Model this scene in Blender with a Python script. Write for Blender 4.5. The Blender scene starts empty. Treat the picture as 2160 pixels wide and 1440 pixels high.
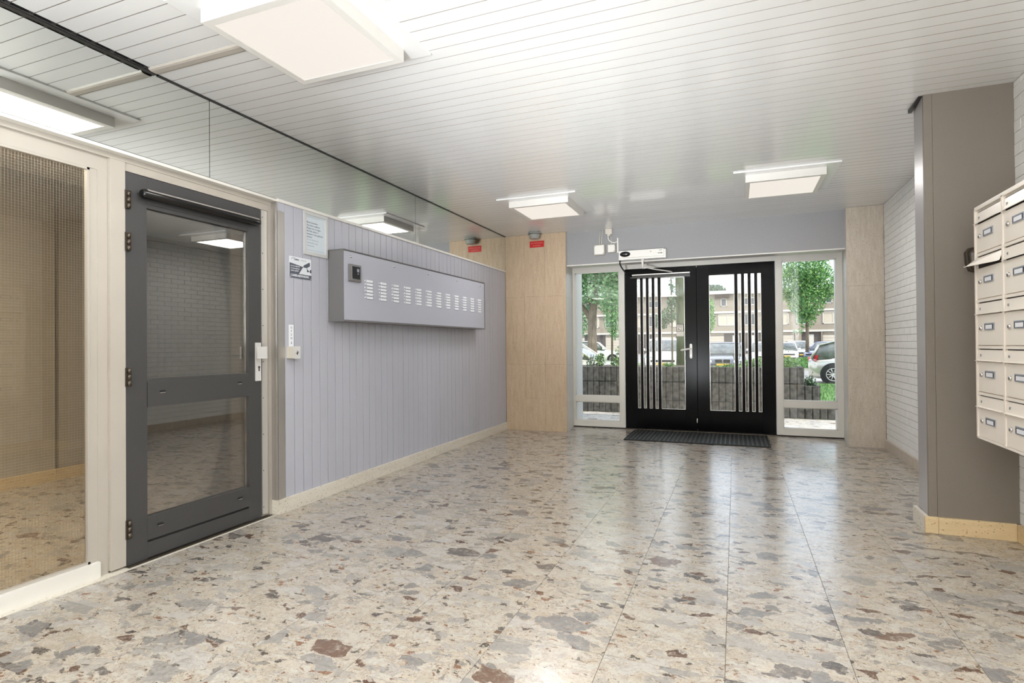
import bpy, bmesh, math, random
from mathutils import Vector, Matrix
random.seed(7)
S = bpy.context.scene
COL = S.collection

# ---------------------------------------------------------------- camera
cam_d = bpy.data.cameras.new('camera'); cam = bpy.data.objects.new('camera', cam_d); COL.objects.link(cam)
yaw, pitch, roll = 0.3782, 0.00783, -0.0083
F = Vector((-math.sin(yaw)*math.cos(pitch), math.cos(yaw)*math.cos(pitch), math.sin(pitch)))
R0 = F.cross(Vector((0, 0, 1))).normalized(); U0 = R0.cross(F)
Rv = math.cos(roll)*R0 + math.sin(roll)*U0; Uv = -math.sin(roll)*R0 + math.cos(roll)*U0
M = Matrix((Rv, Uv, -F)).transposed().to_4x4(); M.translation = Vector((3.0797, 0, 1.2027))
cam.matrix_world = M
cam_d.sensor_width = 36; cam_d.lens = 1185.24/2160*36; cam_d.clip_start = 0.05; cam_d.clip_end = 500
S.camera = cam

# ---------------------------------------------------------------- colour management, world, sun
S.view_settings.view_transform = 'Standard'; S.view_settings.look = 'None'
S.view_settings.exposure = 0.72; S.view_settings.gamma = 1.0; S.view_settings.use_curve_mapping = False
S.cycles.use_denoising = True; S.cycles.max_bounces = 10; S.cycles.diffuse_bounces = 6
S.cycles.glossy_bounces = 5; S.cycles.transparent_max_bounces = 16; S.cycles.sample_clamp_indirect = 6
S.cycles.caustics_reflective = False; S.cycles.caustics_refractive = False

W = bpy.data.worlds.new('sky'); S.world = W; W.use_nodes = True
wn = W.node_tree.nodes; wl = W.node_tree.links
bg = wn['Background']
tc = wn.new('ShaderNodeTexCoord'); sx = wn.new('ShaderNodeSeparateXYZ'); wl.new(tc.outputs['Generated'], sx.inputs[0])
cr = wn.new('ShaderNodeValToRGB'); wl.new(sx.outputs['Z'], cr.inputs[0])
e = cr.color_ramp.elements; e[0].position = 0.0; e[0].color = (0.86, 0.92, 1.0, 1); e[1].position = 0.7; e[1].color = (0.42, 0.62, 0.95, 1)
nz = wn.new('ShaderNodeTexNoise'); nz.inputs['Scale'].default_value = 2.2; nz.inputs['Detail'].default_value = 6
wl.new(tc.outputs['Generated'], nz.inputs[0])
cr2 = wn.new('ShaderNodeValToRGB'); cr2.color_ramp.elements[0].position = 0.42; cr2.color_ramp.elements[1].position = 0.62
wl.new(nz.outputs[0], cr2.inputs[0])
mx = wn.new('ShaderNodeMixRGB'); mx.inputs[2].default_value = (1, 1, 1, 1)
wl.new(cr2.outputs[0], mx.inputs[0]); wl.new(cr.outputs[0], mx.inputs[1]); wl.new(mx.outputs[0], bg.inputs[0])
bg.inputs[1].default_value = 1.6

sun_d = bpy.data.lights.new('sun', 'SUN'); sun = bpy.data.objects.new('sun', sun_d); COL.objects.link(sun)
sun_d.energy = 2.3; sun_d.angle = math.radians(1.0); sun_d.color = (1, 0.94, 0.84)
sun.rotation_euler = Vector((0.80, -0.42, 0.95)).to_track_quat('Z', 'Y').to_euler()
sun.location = (20, -10, 30)

LAMP_W = 9.5      # watts in each ceiling fixture
# added fill light with no real source, unseen behind the camera, facing the ceiling
fd = bpy.data.lights.new('added_fill_light', 'AREA'); fd.shape = 'RECTANGLE'; fd.size = 4.2; fd.size_y = 2.2; fd.energy = 265; fd.color = (0.90, 0.955, 1.0)
fo = bpy.data.objects.new('added_fill_light', fd); COL.objects.link(fo); fo.location = (2.35, -1.25, 1.2)
fo.rotation_euler = (math.pi, 0, 0)
# second added fill, unseen low behind the camera, brightening the far ceiling
gd_ = bpy.data.lights.new('added_far_fill', 'AREA'); gd_.shape = 'DISK'; gd_.size = 0.5; gd_.energy = 16; gd_.spread = 0.75; gd_.color = (0.93, 0.97, 1.0)
go = bpy.data.objects.new('added_far_fill', gd_); COL.objects.link(go); go.location = (2.07, -0.9, 0.45)
go.rotation_euler = (-(Vector((2.2, 6.2, 3.1))-go.location)).to_track_quat('Z', 'Y').to_euler()

# ---------------------------------------------------------------- helpers
def lin(v): v /= 255.0; return v/12.92 if v <= 0.04045 else ((v+0.055)/1.055)**2.4
def rgb(r, g, b): return (lin(r), lin(g), lin(b), 1)

class N:
    """tiny node helper"""
    def __init__(s, m): s.t = m.node_tree; s.n = m.node_tree.nodes; s.l = m.node_tree.links
    def new(s, t, **kw):
        n = s.n.new(t)
        for k, v in kw.items():
            if k.startswith('i_'): n.inputs[k[2:].replace('_', ' ')].default_value = v
            else: setattr(n, k, v)
        return n
    def link(s, a, b): s.l.new(a, b)
    def mix(s, fac, a, b, mode='MIX'):
        m = s.n.new('ShaderNodeMixRGB'); m.blend_type = mode
        for i, v in enumerate((fac, a, b)):
            if hasattr(v, 'is_linked'): s.l.new(v, m.inputs[i])
            else: m.inputs[i].default_value = v
        return m.outputs[0]
    def math(s, op, a, b=0.0, c=0.0):
        m = s.n.new('ShaderNodeMath'); m.operation = op
        for i, v in enumerate((a, b, c)):
            if hasattr(v, 'is_linked'): s.l.new(v, m.inputs[i])
            else: m.inputs[i].default_value = v
        return m.outputs[0]
    def ramp(s, fac, pts, interp='LINEAR'):
        r = s.n.new('ShaderNodeValToRGB'); r.color_ramp.interpolation = interp
        el = r.color_ramp.elements
        while len(el) < len(pts): el.new(0.5)
        for e_, (p, c) in zip(el, pts): e_.position = p; e_.color = c if len(c) == 4 else (*c, 1)
        s.l.new(fac, r.inputs[0]); return r.outputs[0]

MATS = {}
def mat(name, col, rough=0.5, metal=0.0, var=0.0, vscale=8.0, bump=0.0, bscale=60.0, stretch=(1, 1, 1), coat=0.0, spec=0.5, emit=None, estr=0.0):
    m = bpy.data.materials.new(name); m.use_nodes = True; MATS[name] = m
    k = N(m); b = m.node_tree.nodes['Principled BSDF']
    b.inputs['Base Color'].default_value = col; b.inputs['Roughness'].default_value = rough; b.inputs['Metallic'].default_value = metal
    b.inputs['Coat Weight'].default_value = coat; b.inputs['Coat Roughness'].default_value = 0.08; b.inputs['Specular IOR Level'].default_value = spec
    g = k.new('ShaderNodeNewGeometry')
    mp = k.new('ShaderNodeMapping'); mp.inputs['Scale'].default_value = stretch; k.link(g.outputs['Position'], mp.inputs[0])
    if var > 0:
        n = k.new('ShaderNodeTexNoise', i_Scale=vscale, i_Detail=5.0); k.link(mp.outputs[0], n.inputs[0])
        f = k.ramp(n.outputs[0], [(0.3, (1-var,)*3), (0.7, (1+var*0.4,)*3)])
        k.link(k.mix(1.0, col, f, 'MULTIPLY'), b.inputs['Base Color'])
    if bump > 0:
        n = k.new('ShaderNodeTexNoise', i_Scale=bscale, i_Detail=3.0); k.link(mp.outputs[0], n.inputs[0])
        bp = k.new('ShaderNodeBump', i_Strength=bump, i_Distance=0.003); k.link(n.outputs[0], bp.inputs['Height']); k.link(bp.outputs[0], b.inputs['Normal'])
    if emit: b.inputs['Emission Color'].default_value = emit; b.inputs['Emission Strength'].default_value = estr
    return m

def glass(name, tint, refl, rrough=0.0, rmin=0.0):
    m = bpy.data.materials.new(name); m.use_nodes = True; MATS[name] = m
    k = N(m); k.n.remove(k.n['Principled BSDF']); out = k.n['Material Output']
    tr = k.new('ShaderNodeBsdfTransparent'); tr.inputs[0].default_value = tint
    gl = k.new('ShaderNodeBsdfGlossy'); gl.inputs['Roughness'].default_value = rrough; gl.inputs[0].default_value = (1, 1, 1, 1)
    lw = k.new('ShaderNodeFresnel'); lw.inputs[0].default_value = 1.5
    f = k.math('MULTIPLY_ADD', lw.outputs[0], refl, rmin)
    f = k.math('MINIMUM', f, 0.9)
    ms = k.new('ShaderNodeMixShader'); k.link(f, ms.inputs[0]); k.link(tr.outputs[0], ms.inputs[1]); k.link(gl.outputs[0], ms.inputs[2])
    k.link(ms.outputs[0], out.inputs[0]); return m

class MB:
    def __init__(s): s.bm = bmesh.new()
    def box(s, x0, x1, y0, y1, z0, z1, bev=0.0):
        x0, x1 = min(x0, x1), max(x0, x1); y0, y1 = min(y0, y1), max(y0, y1); z0, z1 = min(z0, z1), max(z0, z1)
        v = [s.bm.verts.new(p) for p in ((x0,y0,z0),(x1,y0,z0),(x1,y1,z0),(x0,y1,z0),(x0,y0,z1),(x1,y0,z1),(x1,y1,z1),(x0,y1,z1))]
        fs = [s.bm.faces.new([v[i] for i in f]) for f in ((0,3,2,1),(4,5,6,7),(0,1,5,4),(1,2,6,5),(2,3,7,6),(3,0,4,7))]
        if bev > 0:
            es = list({e for f in fs for e in f.edges})
            bmesh.ops.bevel(s.bm, geom=es, offset=bev, segments=2, affect='EDGES', profile=0.7)
        return s
    def prism(s, pts, a, b, axis='x', bev=0.0):
        """closed polygon pts (2-D) extruded from a to b along axis"""
        def P(p, t): return {'x': (t, p[0], p[1]), 'y': (p[0], t, p[1]), 'z': (p[0], p[1], t)}[axis]
        v0 = [s.bm.verts.new(P(p, a)) for p in pts]; v1 = [s.bm.verts.new(P(p, b)) for p in pts]
        n = len(pts); fs = [s.bm.faces.new(v0), s.bm.faces.new(v1[::-1])]
        for i in range(n): fs.append(s.bm.faces.new((v0[i], v1[i], v1[(i+1) % n], v0[(i+1) % n])))
        bmesh.ops.recalc_face_normals(s.bm, faces=fs)
        if bev > 0:
            es = list(set(fs[0].edges) | set(fs[1].edges)); bmesh.ops.bevel(s.bm, geom=es, offset=bev, segments=2, affect='EDGES')
        return s
    def cyl(s, p0, p1, r, seg=16, r2=None):
        p0, p1 = Vector(p0), Vector(p1); d = (p1-p0).normalized(); r2 = r if r2 is None else r2
        a = d.orthogonal().normalized(); b = d.cross(a)
        c0 = [s.bm.verts.new(p0+r*(math.cos(t)*a+math.sin(t)*b)) for t in [2*math.pi*i/seg for i in range(seg)]]
        c1 = [s.bm.verts.new(p1+r2*(math.cos(t)*a+math.sin(t)*b)) for t in [2*math.pi*i/seg for i in range(seg)]]
        s.bm.faces.new(c0[::-1]); s.bm.faces.new(c1)
        for i in range(seg): s.bm.faces.new((c0[i], c0[(i+1) % seg], c1[(i+1) % seg], c1[i])).smooth = True
        return s
    def rings(s, rings, cap=True, smooth=True, closed=True):
        rv = [[s.bm.verts.new(p) for p in r] for r in rings]; n = len(rv[0])
        for a, b in zip(rv, rv[1:]):
            for i in range(n if closed else n-1):
                f = s.bm.faces.new((a[i], a[(i+1) % n], b[(i+1) % n], b[i])); f.smooth = smooth
        if cap: s.bm.faces.new(rv[0][::-1]); s.bm.faces.new(rv[-1])
        return s
    def tube(s, pts, r, seg=8, rr=None):
        pts = [Vector(p) for p in pts]; out = []; prev = None
        for i, p in enumerate(pts):
            d = (pts[min(i+1, len(pts)-1)]-pts[max(i-1, 0)]).normalized()
            a = d.orthogonal().normalized() if prev is None else (prev-d*prev.dot(d)).normalized()
            prev = a; b = d.cross(a); q = r if rr is None else rr[i]
            out.append([p+q*(math.cos(t)*a+math.sin(t)*b) for t in [2*math.pi*k/seg for k in range(seg)]])
        return s.rings(out)
    def lathe(s, prof, c, axis='z', seg=24):
        """prof [(r, h)] around axis through c"""
        c = Vector(c); A = {'z': (Vector((1,0,0)), Vector((0,1,0)), Vector((0,0,1))), 'x': (Vector((0,1,0)), Vector((0,0,1)), Vector((1,0,0))), 'y': (Vector((0,0,1)), Vector((1,0,0)), Vector((0,1,0)))}[axis]
        return s.rings([[c+r*(math.cos(t)*A[0]+math.sin(t)*A[1])+h*A[2] for t in [2*math.pi*k/seg for k in range(seg)]] for r, h in prof])
    def poly(s, pts):
        s.bm.faces.new([s.bm.verts.new(p) for p in pts]); return s
    def xf(s, m): bmesh.ops.transform(s.bm, matrix=m, verts=s.bm.verts); return s
    def build(s, name, m, parent=None, local=False, smooth=False):
        bmesh.ops.recalc_face_normals(s.bm, faces=s.bm.faces)
        me = bpy.data.meshes.new(name); s.bm.to_mesh(me); s.bm.free()
        o = bpy.data.objects.new(name, me); COL.objects.link(o)
        me.materials.append(MATS[m] if isinstance(m, str) else m)
        if parent is not None:
            o.parent = parent
            if not local: me.transform(Matrix.Translation(-wloc(parent)))
        if smooth:
            for p in me.polygons: p.use_smooth = True
        return o

def wloc(o):
    v = Vector((0, 0, 0))
    while o is not None: v = v + o.location; o = o.parent
    return v

def tag(o, label=None, cat=None, group=None, kind=None):
    if label: o['label'] = label
    if cat: o['category'] = cat
    if group: o['group'] = group
    if kind: o['kind'] = kind
    return o
def thing(name, label, cat, loc=(0, 0, 0), group=None, kind=None):
    o = bpy.data.objects.new(name, None); COL.objects.link(o); o.location = loc; o.empty_display_size = 0.1
    return tag(o, label, cat, group, kind)
def copy_part(src, parent, loc):
    c = src.copy(); COL.objects.link(c); c.parent = parent; c.location = loc; return c
def text(body, size, m, parent, origin, ux, uy, name='lettering', align='LEFT', bold=0.0, depth=0.0006, xs=1.0):
    """text laid on the plane spanned by ux (reading direction) and uy (up)"""
    cu = bpy.data.curves.new('t', 'FONT'); cu.body = body; cu.size = size; cu.align_x = align; cu.extrude = depth; cu.offset = bold; cu.resolution_u = 2
    ob = bpy.data.objects.new('t', cu); me = bpy.data.meshes.new_from_object(ob); bpy.data.objects.remove(ob); bpy.data.curves.remove(cu)
    ux, uy = Vector(ux), Vector(uy); uz = ux.cross(uy)
    T = Matrix((ux*xs, uy, uz)).transposed().to_4x4(); T.translation = Vector(origin)-(wloc(parent) if parent else Vector())
    me.transform(T); me.name = name; me.materials.clear(); me.materials.append(MATS[m])
    o = bpy.data.objects.new(name, me); COL.objects.link(o); o.parent = parent; return o

# ---------------------------------------------------------------- materials
mat('ceiling_white', rgb(230, 230, 229), 0.24, var=0.02, vscale=1.5, coat=0.5)
mat('groove_shade', rgb(142, 134, 124), 0.7)  # ceiling groove faces, darkened to paint in the shadow lines between planks
mat('dark_void', rgb(30, 27, 25), 0.9)
mat('rail_black', rgb(38, 36, 36), 0.4)
mat('metal_strip', rgb(190, 188, 186), 0.25, 0.9)
mat('plank_grey', rgb(180, 181, 191), 0.36, var=0.05, vscale=3.0, stretch=(1, 1, 0.15), bump=0.05, bscale=90)
mat('backing_grey', rgb(66, 62, 62), 0.8)
mat('trim_white', rgb(222, 219, 214), 0.35, var=0.02)
mat('frame_white', rgb(220, 217, 210), 0.38, var=0.03, vscale=4, bump=0.03)
mat('frame_cream', rgb(178, 171, 161), 0.4, var=0.04, vscale=3, bump=0.04)
mat('plaster_grey', rgb(158, 158, 160), 0.8, var=0.03, vscale=60, bump=0.4, bscale=250)
mat('column_taupe', rgb(126, 118, 109), 0.6, var=0.06, vscale=220, bump=0.35, bscale=300)
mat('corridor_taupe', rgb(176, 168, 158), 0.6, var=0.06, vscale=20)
mat('corridor_shade', rgb(60, 56, 52), 0.7)  # corridor end walls darkened in colour to look unlit
mat('column_edge', rgb(172, 168, 168), 0.35, 0.2)
mat('brick_white', rgb(238, 238, 236), 0.5, var=0.05, vscale=14, bump=0.5, bscale=40)
mat('brick_joint', rgb(182, 180, 174), 0.8)
mat('cream_wall', rgb(212, 204, 192), 0.6, var=0.03)
mat('door_grey', rgb(66, 65, 65), 0.42, var=0.06, vscale=200, bump=0.2, bscale=260)
mat('door_groove', rgb(26, 26, 27), 0.6)
mat('door_black', rgb(9, 9, 11), 0.2, spec=0.08, var=0.2, vscale=6, stretch=(6, 1, 0.6))
mat('black_gloss', rgb(14, 13, 13), 0.18)
mat('black_plastic', rgb(22, 22, 22), 0.5)
mat('rubber', rgb(30, 31, 30), 0.75, var=0.3, vscale=40)
mat('rubber_rib', rgb(58, 60, 58), 0.65, var=0.3, vscale=50)
mat('aluminium', rgb(196, 192, 188), 0.28, 0.85, var=0.04, vscale=2)
mat('alu_strip', rgb(206, 202, 196), 0.38, 0.6)
mat('steel', rgb(200, 198, 196), 0.22, 1.0)
mat('satin_silver', rgb(222, 221, 219), 0.32, 0.25)
mat('chrome', rgb(215, 213, 210), 0.1, 1.0)
mat('bronze', rgb(88, 80, 70), 0.35, 0.8)
mat('silver_plastic', rgb(200, 200, 200), 0.35, 0.1)
mat('panel_grey', rgb(176, 178, 190), 0.35, 0.0, var=0.03, vscale=1.2)
mat('panel_side', rgb(120, 118, 118), 0.4, 0.2)
mat('name_white', rgb(236, 238, 244), 0.25)
mat('bell_white', rgb(228, 230, 236), 0.15, 0.5)
mat('glass_dark', rgb(34, 34, 38), 0.08)
mat('paper', rgb(206, 216, 224), 0.2, coat=0.4)
mat('sign_white', rgb(222, 226, 232), 0.35)
mat('sign_blue', rgb(84, 88, 100), 0.35)
mat('ink_grey', rgb(108, 112, 120), 0.6)
mat('ink_pale', rgb(164, 170, 176), 0.6)
mat('ink_black', rgb(30, 30, 32), 0.6)
mat('white_plastic', rgb(238, 236, 230), 0.3)
mat('cream_plastic', rgb(214, 208, 196), 0.35)
mat('smoke_grey', rgb(160, 162, 156), 0.4)
mat('sign_red', rgb(196, 30, 28), 0.35)
mat('ink_pink', rgb(226, 140, 128), 0.5)
mat('mailbox_cream', rgb(236, 228, 217), 0.3, var=0.02)
mat('mailbox_dark', rgb(30, 26, 24), 0.8)
mat('holder_grey', rgb(150, 156, 166), 0.35, 0.3)
mat('holder_dark', rgb(44, 44, 54), 0.5)
mat('reader_brown', rgb(66, 58, 48), 0.25)
mat('concrete', rgb(88, 86, 80), 0.9, var=0.75, vscale=14, bump=0.6, bscale=80)
mat('soil', rgb(70, 56, 42), 0.95, var=0.4, vscale=20)
mat('grass', rgb(96, 130, 66), 0.95, var=0.4, vscale=9, bump=1.0, bscale=60)
mat('pavement', rgb(196, 190, 180), 0.85, var=0.12, vscale=6)
mat('asphalt', rgb(150, 146, 142), 0.9, var=0.15, vscale=5)
mat('kerb', rgb(176, 170, 162), 0.85, var=0.1)
mat('bark', rgb(116, 104, 88), 0.95, var=0.5, vscale=14, stretch=(1, 1, 0.25), bump=1.0, bscale=40)
mat('bark_moss', rgb(66, 76, 44), 0.95, var=0.5, vscale=18, stretch=(1, 1, 0.2), bump=1.0, bscale=40)
mat('facade_brick', rgb(150, 138, 122), 0.9, var=0.1, vscale=8)
mat('facade_clad', rgb(156, 144, 128), 0.8, var=0.1, vscale=4)
mat('facade_white', rgb(200, 194, 184), 0.7)
mat('facade_dark', rgb(86, 78, 74), 0.8)
mat('roof_edge', rgb(190, 184, 178), 0.8)
mat('awning_brown', rgb(70, 58, 50), 0.8)
mat('window_glass', rgb(78, 82, 86), 0.08)
mat('curtain', rgb(196, 184, 164), 0.8, var=0.2, vscale=18, stretch=(5, 1, 0.1))
mat('garage_door', rgb(196, 184, 168), 0.7)
mat('car_white', rgb(228, 222, 214), 0.2, coat=0.8)
mat('car_silver', rgb(186, 182, 174), 0.22, 0.5, coat=0.8)
mat('car_cream', rgb(206, 196, 180), 0.22, 0.3, coat=0.8)
mat('car_grey', rgb(94, 92, 100), 0.22, 0.4, coat=0.8)
mat('car_blue', rgb(120, 122, 152), 0.22, 0.3, coat=0.8)
mat('car_glass', rgb(120, 122, 120), 0.05, 0.0, var=0.4, vscale=5)
mat('tyre', rgb(30, 30, 31), 0.85)
mat('alloy', rgb(205, 203, 200), 0.3, 0.7)
mat('lamp_red', rgb(190, 24, 40), 0.15, coat=1)
mat('lamp_clear', rgb(220, 222, 224), 0.08, 0.3, coat=1)
mat('plate_yellow', rgb(216, 176, 52), 0.5)
mat('window_white', rgb(232, 230, 224), 0.35)

m = mat('diffuser', rgb(240, 232, 218), 0.5); b = m.node_tree.nodes['Principled BSDF']
b.inputs['Emission Color'].default_value = (1.0, 0.92, 0.83, 1); b.inputs['Emission Strength'].default_value = 0.50
b.inputs['Base Color'].default_value = (0.1, 0.1, 0.1, 1)

def leaf_mat(name, a, b_, c):
    m = bpy.data.materials.new(name); m.use_nodes = True; MATS[name] = m; k = N(m); p = k.n['Principled BSDF']
    g = k.new('ShaderNodeNewGeometry'); col = k.ramp(g.outputs['Random Per Island'], [(0.0, a), (0.5, b_), (1.0, c)])
    k.link(col, p.inputs['Base Color']); p.inputs['Roughness'].default_value = 0.5
    tl = k.new('ShaderNodeBsdfTranslucent'); k.link(col, tl.inputs[0]); ms = k.new('ShaderNodeMixShader'); ms.inputs[0].default_value = 0.35
    k.link(p.outputs[0], ms.inputs[1]); k.link(tl.outputs[0], ms.inputs[2]); k.link(ms.outputs[0], k.n['Material Output'].inputs[0])
leaf_mat('leaf_green', rgb(70, 112, 70), rgb(112, 158, 104), rgb(168, 206, 150))
leaf_mat('leaf_bright', rgb(62, 112, 66), rgb(108, 156, 92), rgb(172, 206, 124))
leaf_mat('leaf_dark', rgb(60, 84, 58), rgb(88, 118, 84), rgb(126, 150, 118))
leaf_mat('leaf_low', rgb(58, 98, 50), rgb(96, 138, 74), rgb(152, 184, 112))

# glass
glass('glass_clear', (0.97, 0.985, 0.98, 1), 0.8)
glass('glass_wired', (0.88, 0.85, 0.78, 1), 1.1)
glass('glass_tinted', (0.72, 0.70, 0.66, 1), 1.2, 0.0, 0.13)
mm = bpy.data.materials.new('mirror'); mm.use_nodes = True; MATS['mirror'] = mm
b = mm.node_tree.nodes['Principled BSDF']; b.inputs['Base Color'].default_value = (0.86, 0.885, 0.86, 1); b.inputs['Metallic'].default_value = 1; b.inputs['Roughness'].default_value = 0.0

def terrazzo(name, rough, per_tile=True, bright=0.68):
    m = bpy.data.materials.new(name); m.use_nodes = True; MATS[name] = m; k = N(m); p = k.n['Principled BSDF']
    g = k.new('ShaderNodeNewGeometry'); oi = k.new('ShaderNodeObjectInfo')
    off = k.new('ShaderNodeCombineXYZ'); r = k.math('MULTIPLY', oi.outputs['Random'], 37.0 if per_tile else 0.0)
    k.link(r, off.inputs[2]); k.link(k.math('MULTIPLY', r, 1.7), off.inputs[0])
    P = k.new('ShaderNodeVectorMath', operation='ADD'); k.link(g.outputs['Position'], P.inputs[0]); k.link(off.outputs[0], P.inputs[1])
    wn_ = k.new('ShaderNodeTexNoise', i_Scale=8.0, i_Detail=7.0, i_Roughness=0.62); k.link(P.outputs[0], wn_.inputs[0])
    sub = k.new('ShaderNodeVectorMath', operation='SUBTRACT'); k.link(wn_.outputs['Color'], sub.inputs[0]); sub.inputs[1].default_value = (.5, .5, .5)
    sc = k.new('ShaderNodeVectorMath', operation='SCALE'); k.link(sub.outputs[0], sc.inputs[0]); sc.inputs['Scale'].default_value = 0.13
    Q = k.new('ShaderNodeVectorMath', operation='ADD'); k.link(P.outputs[0], Q.inputs[0]); k.link(sc.outputs[0], Q.inputs[1])
    mp = k.new('ShaderNodeMapping'); mp.inputs['Rotation'].default_value = (0, 0, 0.5); mp.inputs['Scale'].default_value = (0.72, 1.3, 1); k.link(Q.outputs[0], mp.inputs[0])
    def layer(scale, edge, prob, base, ramp, seed):
        sh = k.new('ShaderNodeVectorMath', operation='ADD'); k.link(mp.outputs[0], sh.inputs[0]); sh.inputs[1].default_value = (seed, seed*.7, seed*.3)
        v1 = k.new('ShaderNodeTexVoronoi', i_Scale=scale); v1.inputs['Randomness'].default_value = 1.0; k.link(sh.outputs[0], v1.inputs['Vector'])
        v2 = k.new('ShaderNodeTexVoronoi', i_Scale=scale); v2.feature = 'DISTANCE_TO_EDGE'; k.link(sh.outputs[0], v2.inputs['Vector'])
        s_ = k.new('ShaderNodeSeparateColor'); k.link(v1.outputs['Color'], s_.inputs[0])
        # jagged edge threshold, varied per cell
        jn = k.new('ShaderNodeTexNoise', i_Scale=scale*6, i_Detail=3.0); k.link(sh.outputs[0], jn.inputs[0])
        th = k.math('MULTIPLY_ADD', s_.outputs[2], edge, k.math('MULTIPLY', jn.outputs[0], edge*1.1))
        inside = k.math('GREATER_THAN', v2.outputs['Distance'], th)
        on = k.math('LESS_THAN', s_.outputs[1], prob)
        mask = k.math('MULTIPLY', inside, on)
        col = k.ramp(s_.outputs[0], ramp, 'CONSTANT')
        # veins in chip
        vn = k.new('ShaderNodeTexNoise', i_Scale=scale*1.6, i_Detail=6.0, i_Distortion=2.5); k.link(sh.outputs[0], vn.inputs[0])
        col = k.mix(1.0, col, k.ramp(vn.outputs[0], [(0.28, (0.58, 0.52, 0.46)), (0.40, (0.90, 0.88, 0.86)), (0.50, (1.0, 1.0, 1.0)), (0.60, (1.0, 0.99, 0.97)), (0.72, (1.22, 1.20, 1.17))]), 'MULTIPLY')
        bn = k.new('ShaderNodeTexNoise', i_Scale=scale*2.6, i_Detail=7.0, i_Roughness=0.7, i_Distortion=1.0); k.link(P.outputs[0], bn.inputs[0])
        mask = k.math('MULTIPLY', mask, k.ramp(bn.outputs[0], [(0.30, (0.25, 0.25, 0.25)), (0.50, (0.92, 0.92, 0.92)), (0.65, (1, 1, 1))]))
        return k.mix(mask, base, col)
    n1 = k.new('ShaderNodeTexNoise', i_Scale=5.0, i_Detail=8.0); k.link(P.outputs[0], n1.inputs[0])
    base = k.ramp(n1.outputs[0], [(0.3, rgb(204, 192, 174)), (0.5, rgb(216, 207, 192)), (0.7, rgb(208, 198, 183))])
    base = layer(210, 0.10, 0.26, base, [(0, rgb(150, 130, 112)), (0.35, rgb(104, 88, 76)), (0.55, rgb(186, 168, 146)), (0.8, rgb(70, 62, 58))], 9.1)
    base = layer(84, 0.06, 0.60, base, [(0, rgb(222, 215, 204)), (0.25, rgb(200, 190, 176)), (0.45, rgb(212, 203, 190)), (0.62, rgb(186, 178, 168)), (0.76, rgb(214, 200, 178)), (0.86, rgb(152, 130, 112)), (0.925, rgb(128, 92, 68)), (0.965, rgb(84, 76, 72))], 3.3)
    base = layer(38, 0.06, 0.55, base, [(0, rgb(220, 214, 204)), (0.22, rgb(202, 195, 184)), (0.42, rgb(188, 184, 178)), (0.56, rgb(214, 203, 184)), (0.68, rgb(196, 188, 178)), (0.78, rgb(158, 154, 150)), (0.88, rgb(146, 104, 76)), (0.935, rgb(80, 74, 72))], 5.7)
    base = layer(17, 0.05, 0.52, base, [(0, rgb(216, 211, 202)), (0.24, rgb(198, 193, 186)), (0.42, rgb(216, 207, 192)), (0.60, rgb(182, 179, 175)), (0.70, rgb(206, 196, 180)), (0.79, rgb(148, 146, 144)), (0.86, rgb(98, 94, 93)), (0.945, rgb(104, 76, 60))], 1.9)
    base = layer(8.5, 0.05, 0.27, base, [(0, rgb(212, 208, 202)), (0.28, rgb(190, 187, 182)), (0.48, rgb(214, 207, 196)), (0.62, rgb(174, 172, 169)), (0.78, rgb(148, 147, 147)), (0.90, rgb(118, 113, 110)), (0.965, rgb(126, 100, 84))], 7.2)
    # fine dark-brown veining over everything
    vv = k.new('ShaderNodeTexNoise', i_Scale=14.0, i_Detail=9.0, i_Roughness=0.65, i_Distortion=1.2); k.link(P.outputs[0], vv.inputs[0])
    base = k.mix(k.ramp(vv.outputs[0], [(0.485, (0, 0, 0)), (0.5, (0.4, 0.4, 0.4)), (0.515, (0, 0, 0))]), base, rgb(120, 92, 70))
    base = k.mix(1.0, base, (bright, bright*0.985, bright*0.975, 1), 'MULTIPLY')
    k.link(base, p.inputs['Base Color']); p.inputs['Roughness'].default_value = rough; p.inputs['Specular IOR Level'].default_value = 0.5; p.inputs['Coat Weight'].default_value = 0.0 if rough > 0.5 else 0.3; p.inputs['Coat Roughness'].default_value = 0.16
    rn = k.new('ShaderNodeTexNoise', i_Scale=3.0, i_Detail=4.0); k.link(P.outputs[0], rn.inputs[0])
    k.link(k.math('MULTIPLY_ADD', rn.outputs[0], 0.08, rough-0.04), p.inputs['Roughness'])
terrazzo('terrazzo', 0.25); terrazzo('terrazzo_plain', 0.25, False); terrazzo('terrazzo_out', 0.7, False, 0.95)

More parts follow.
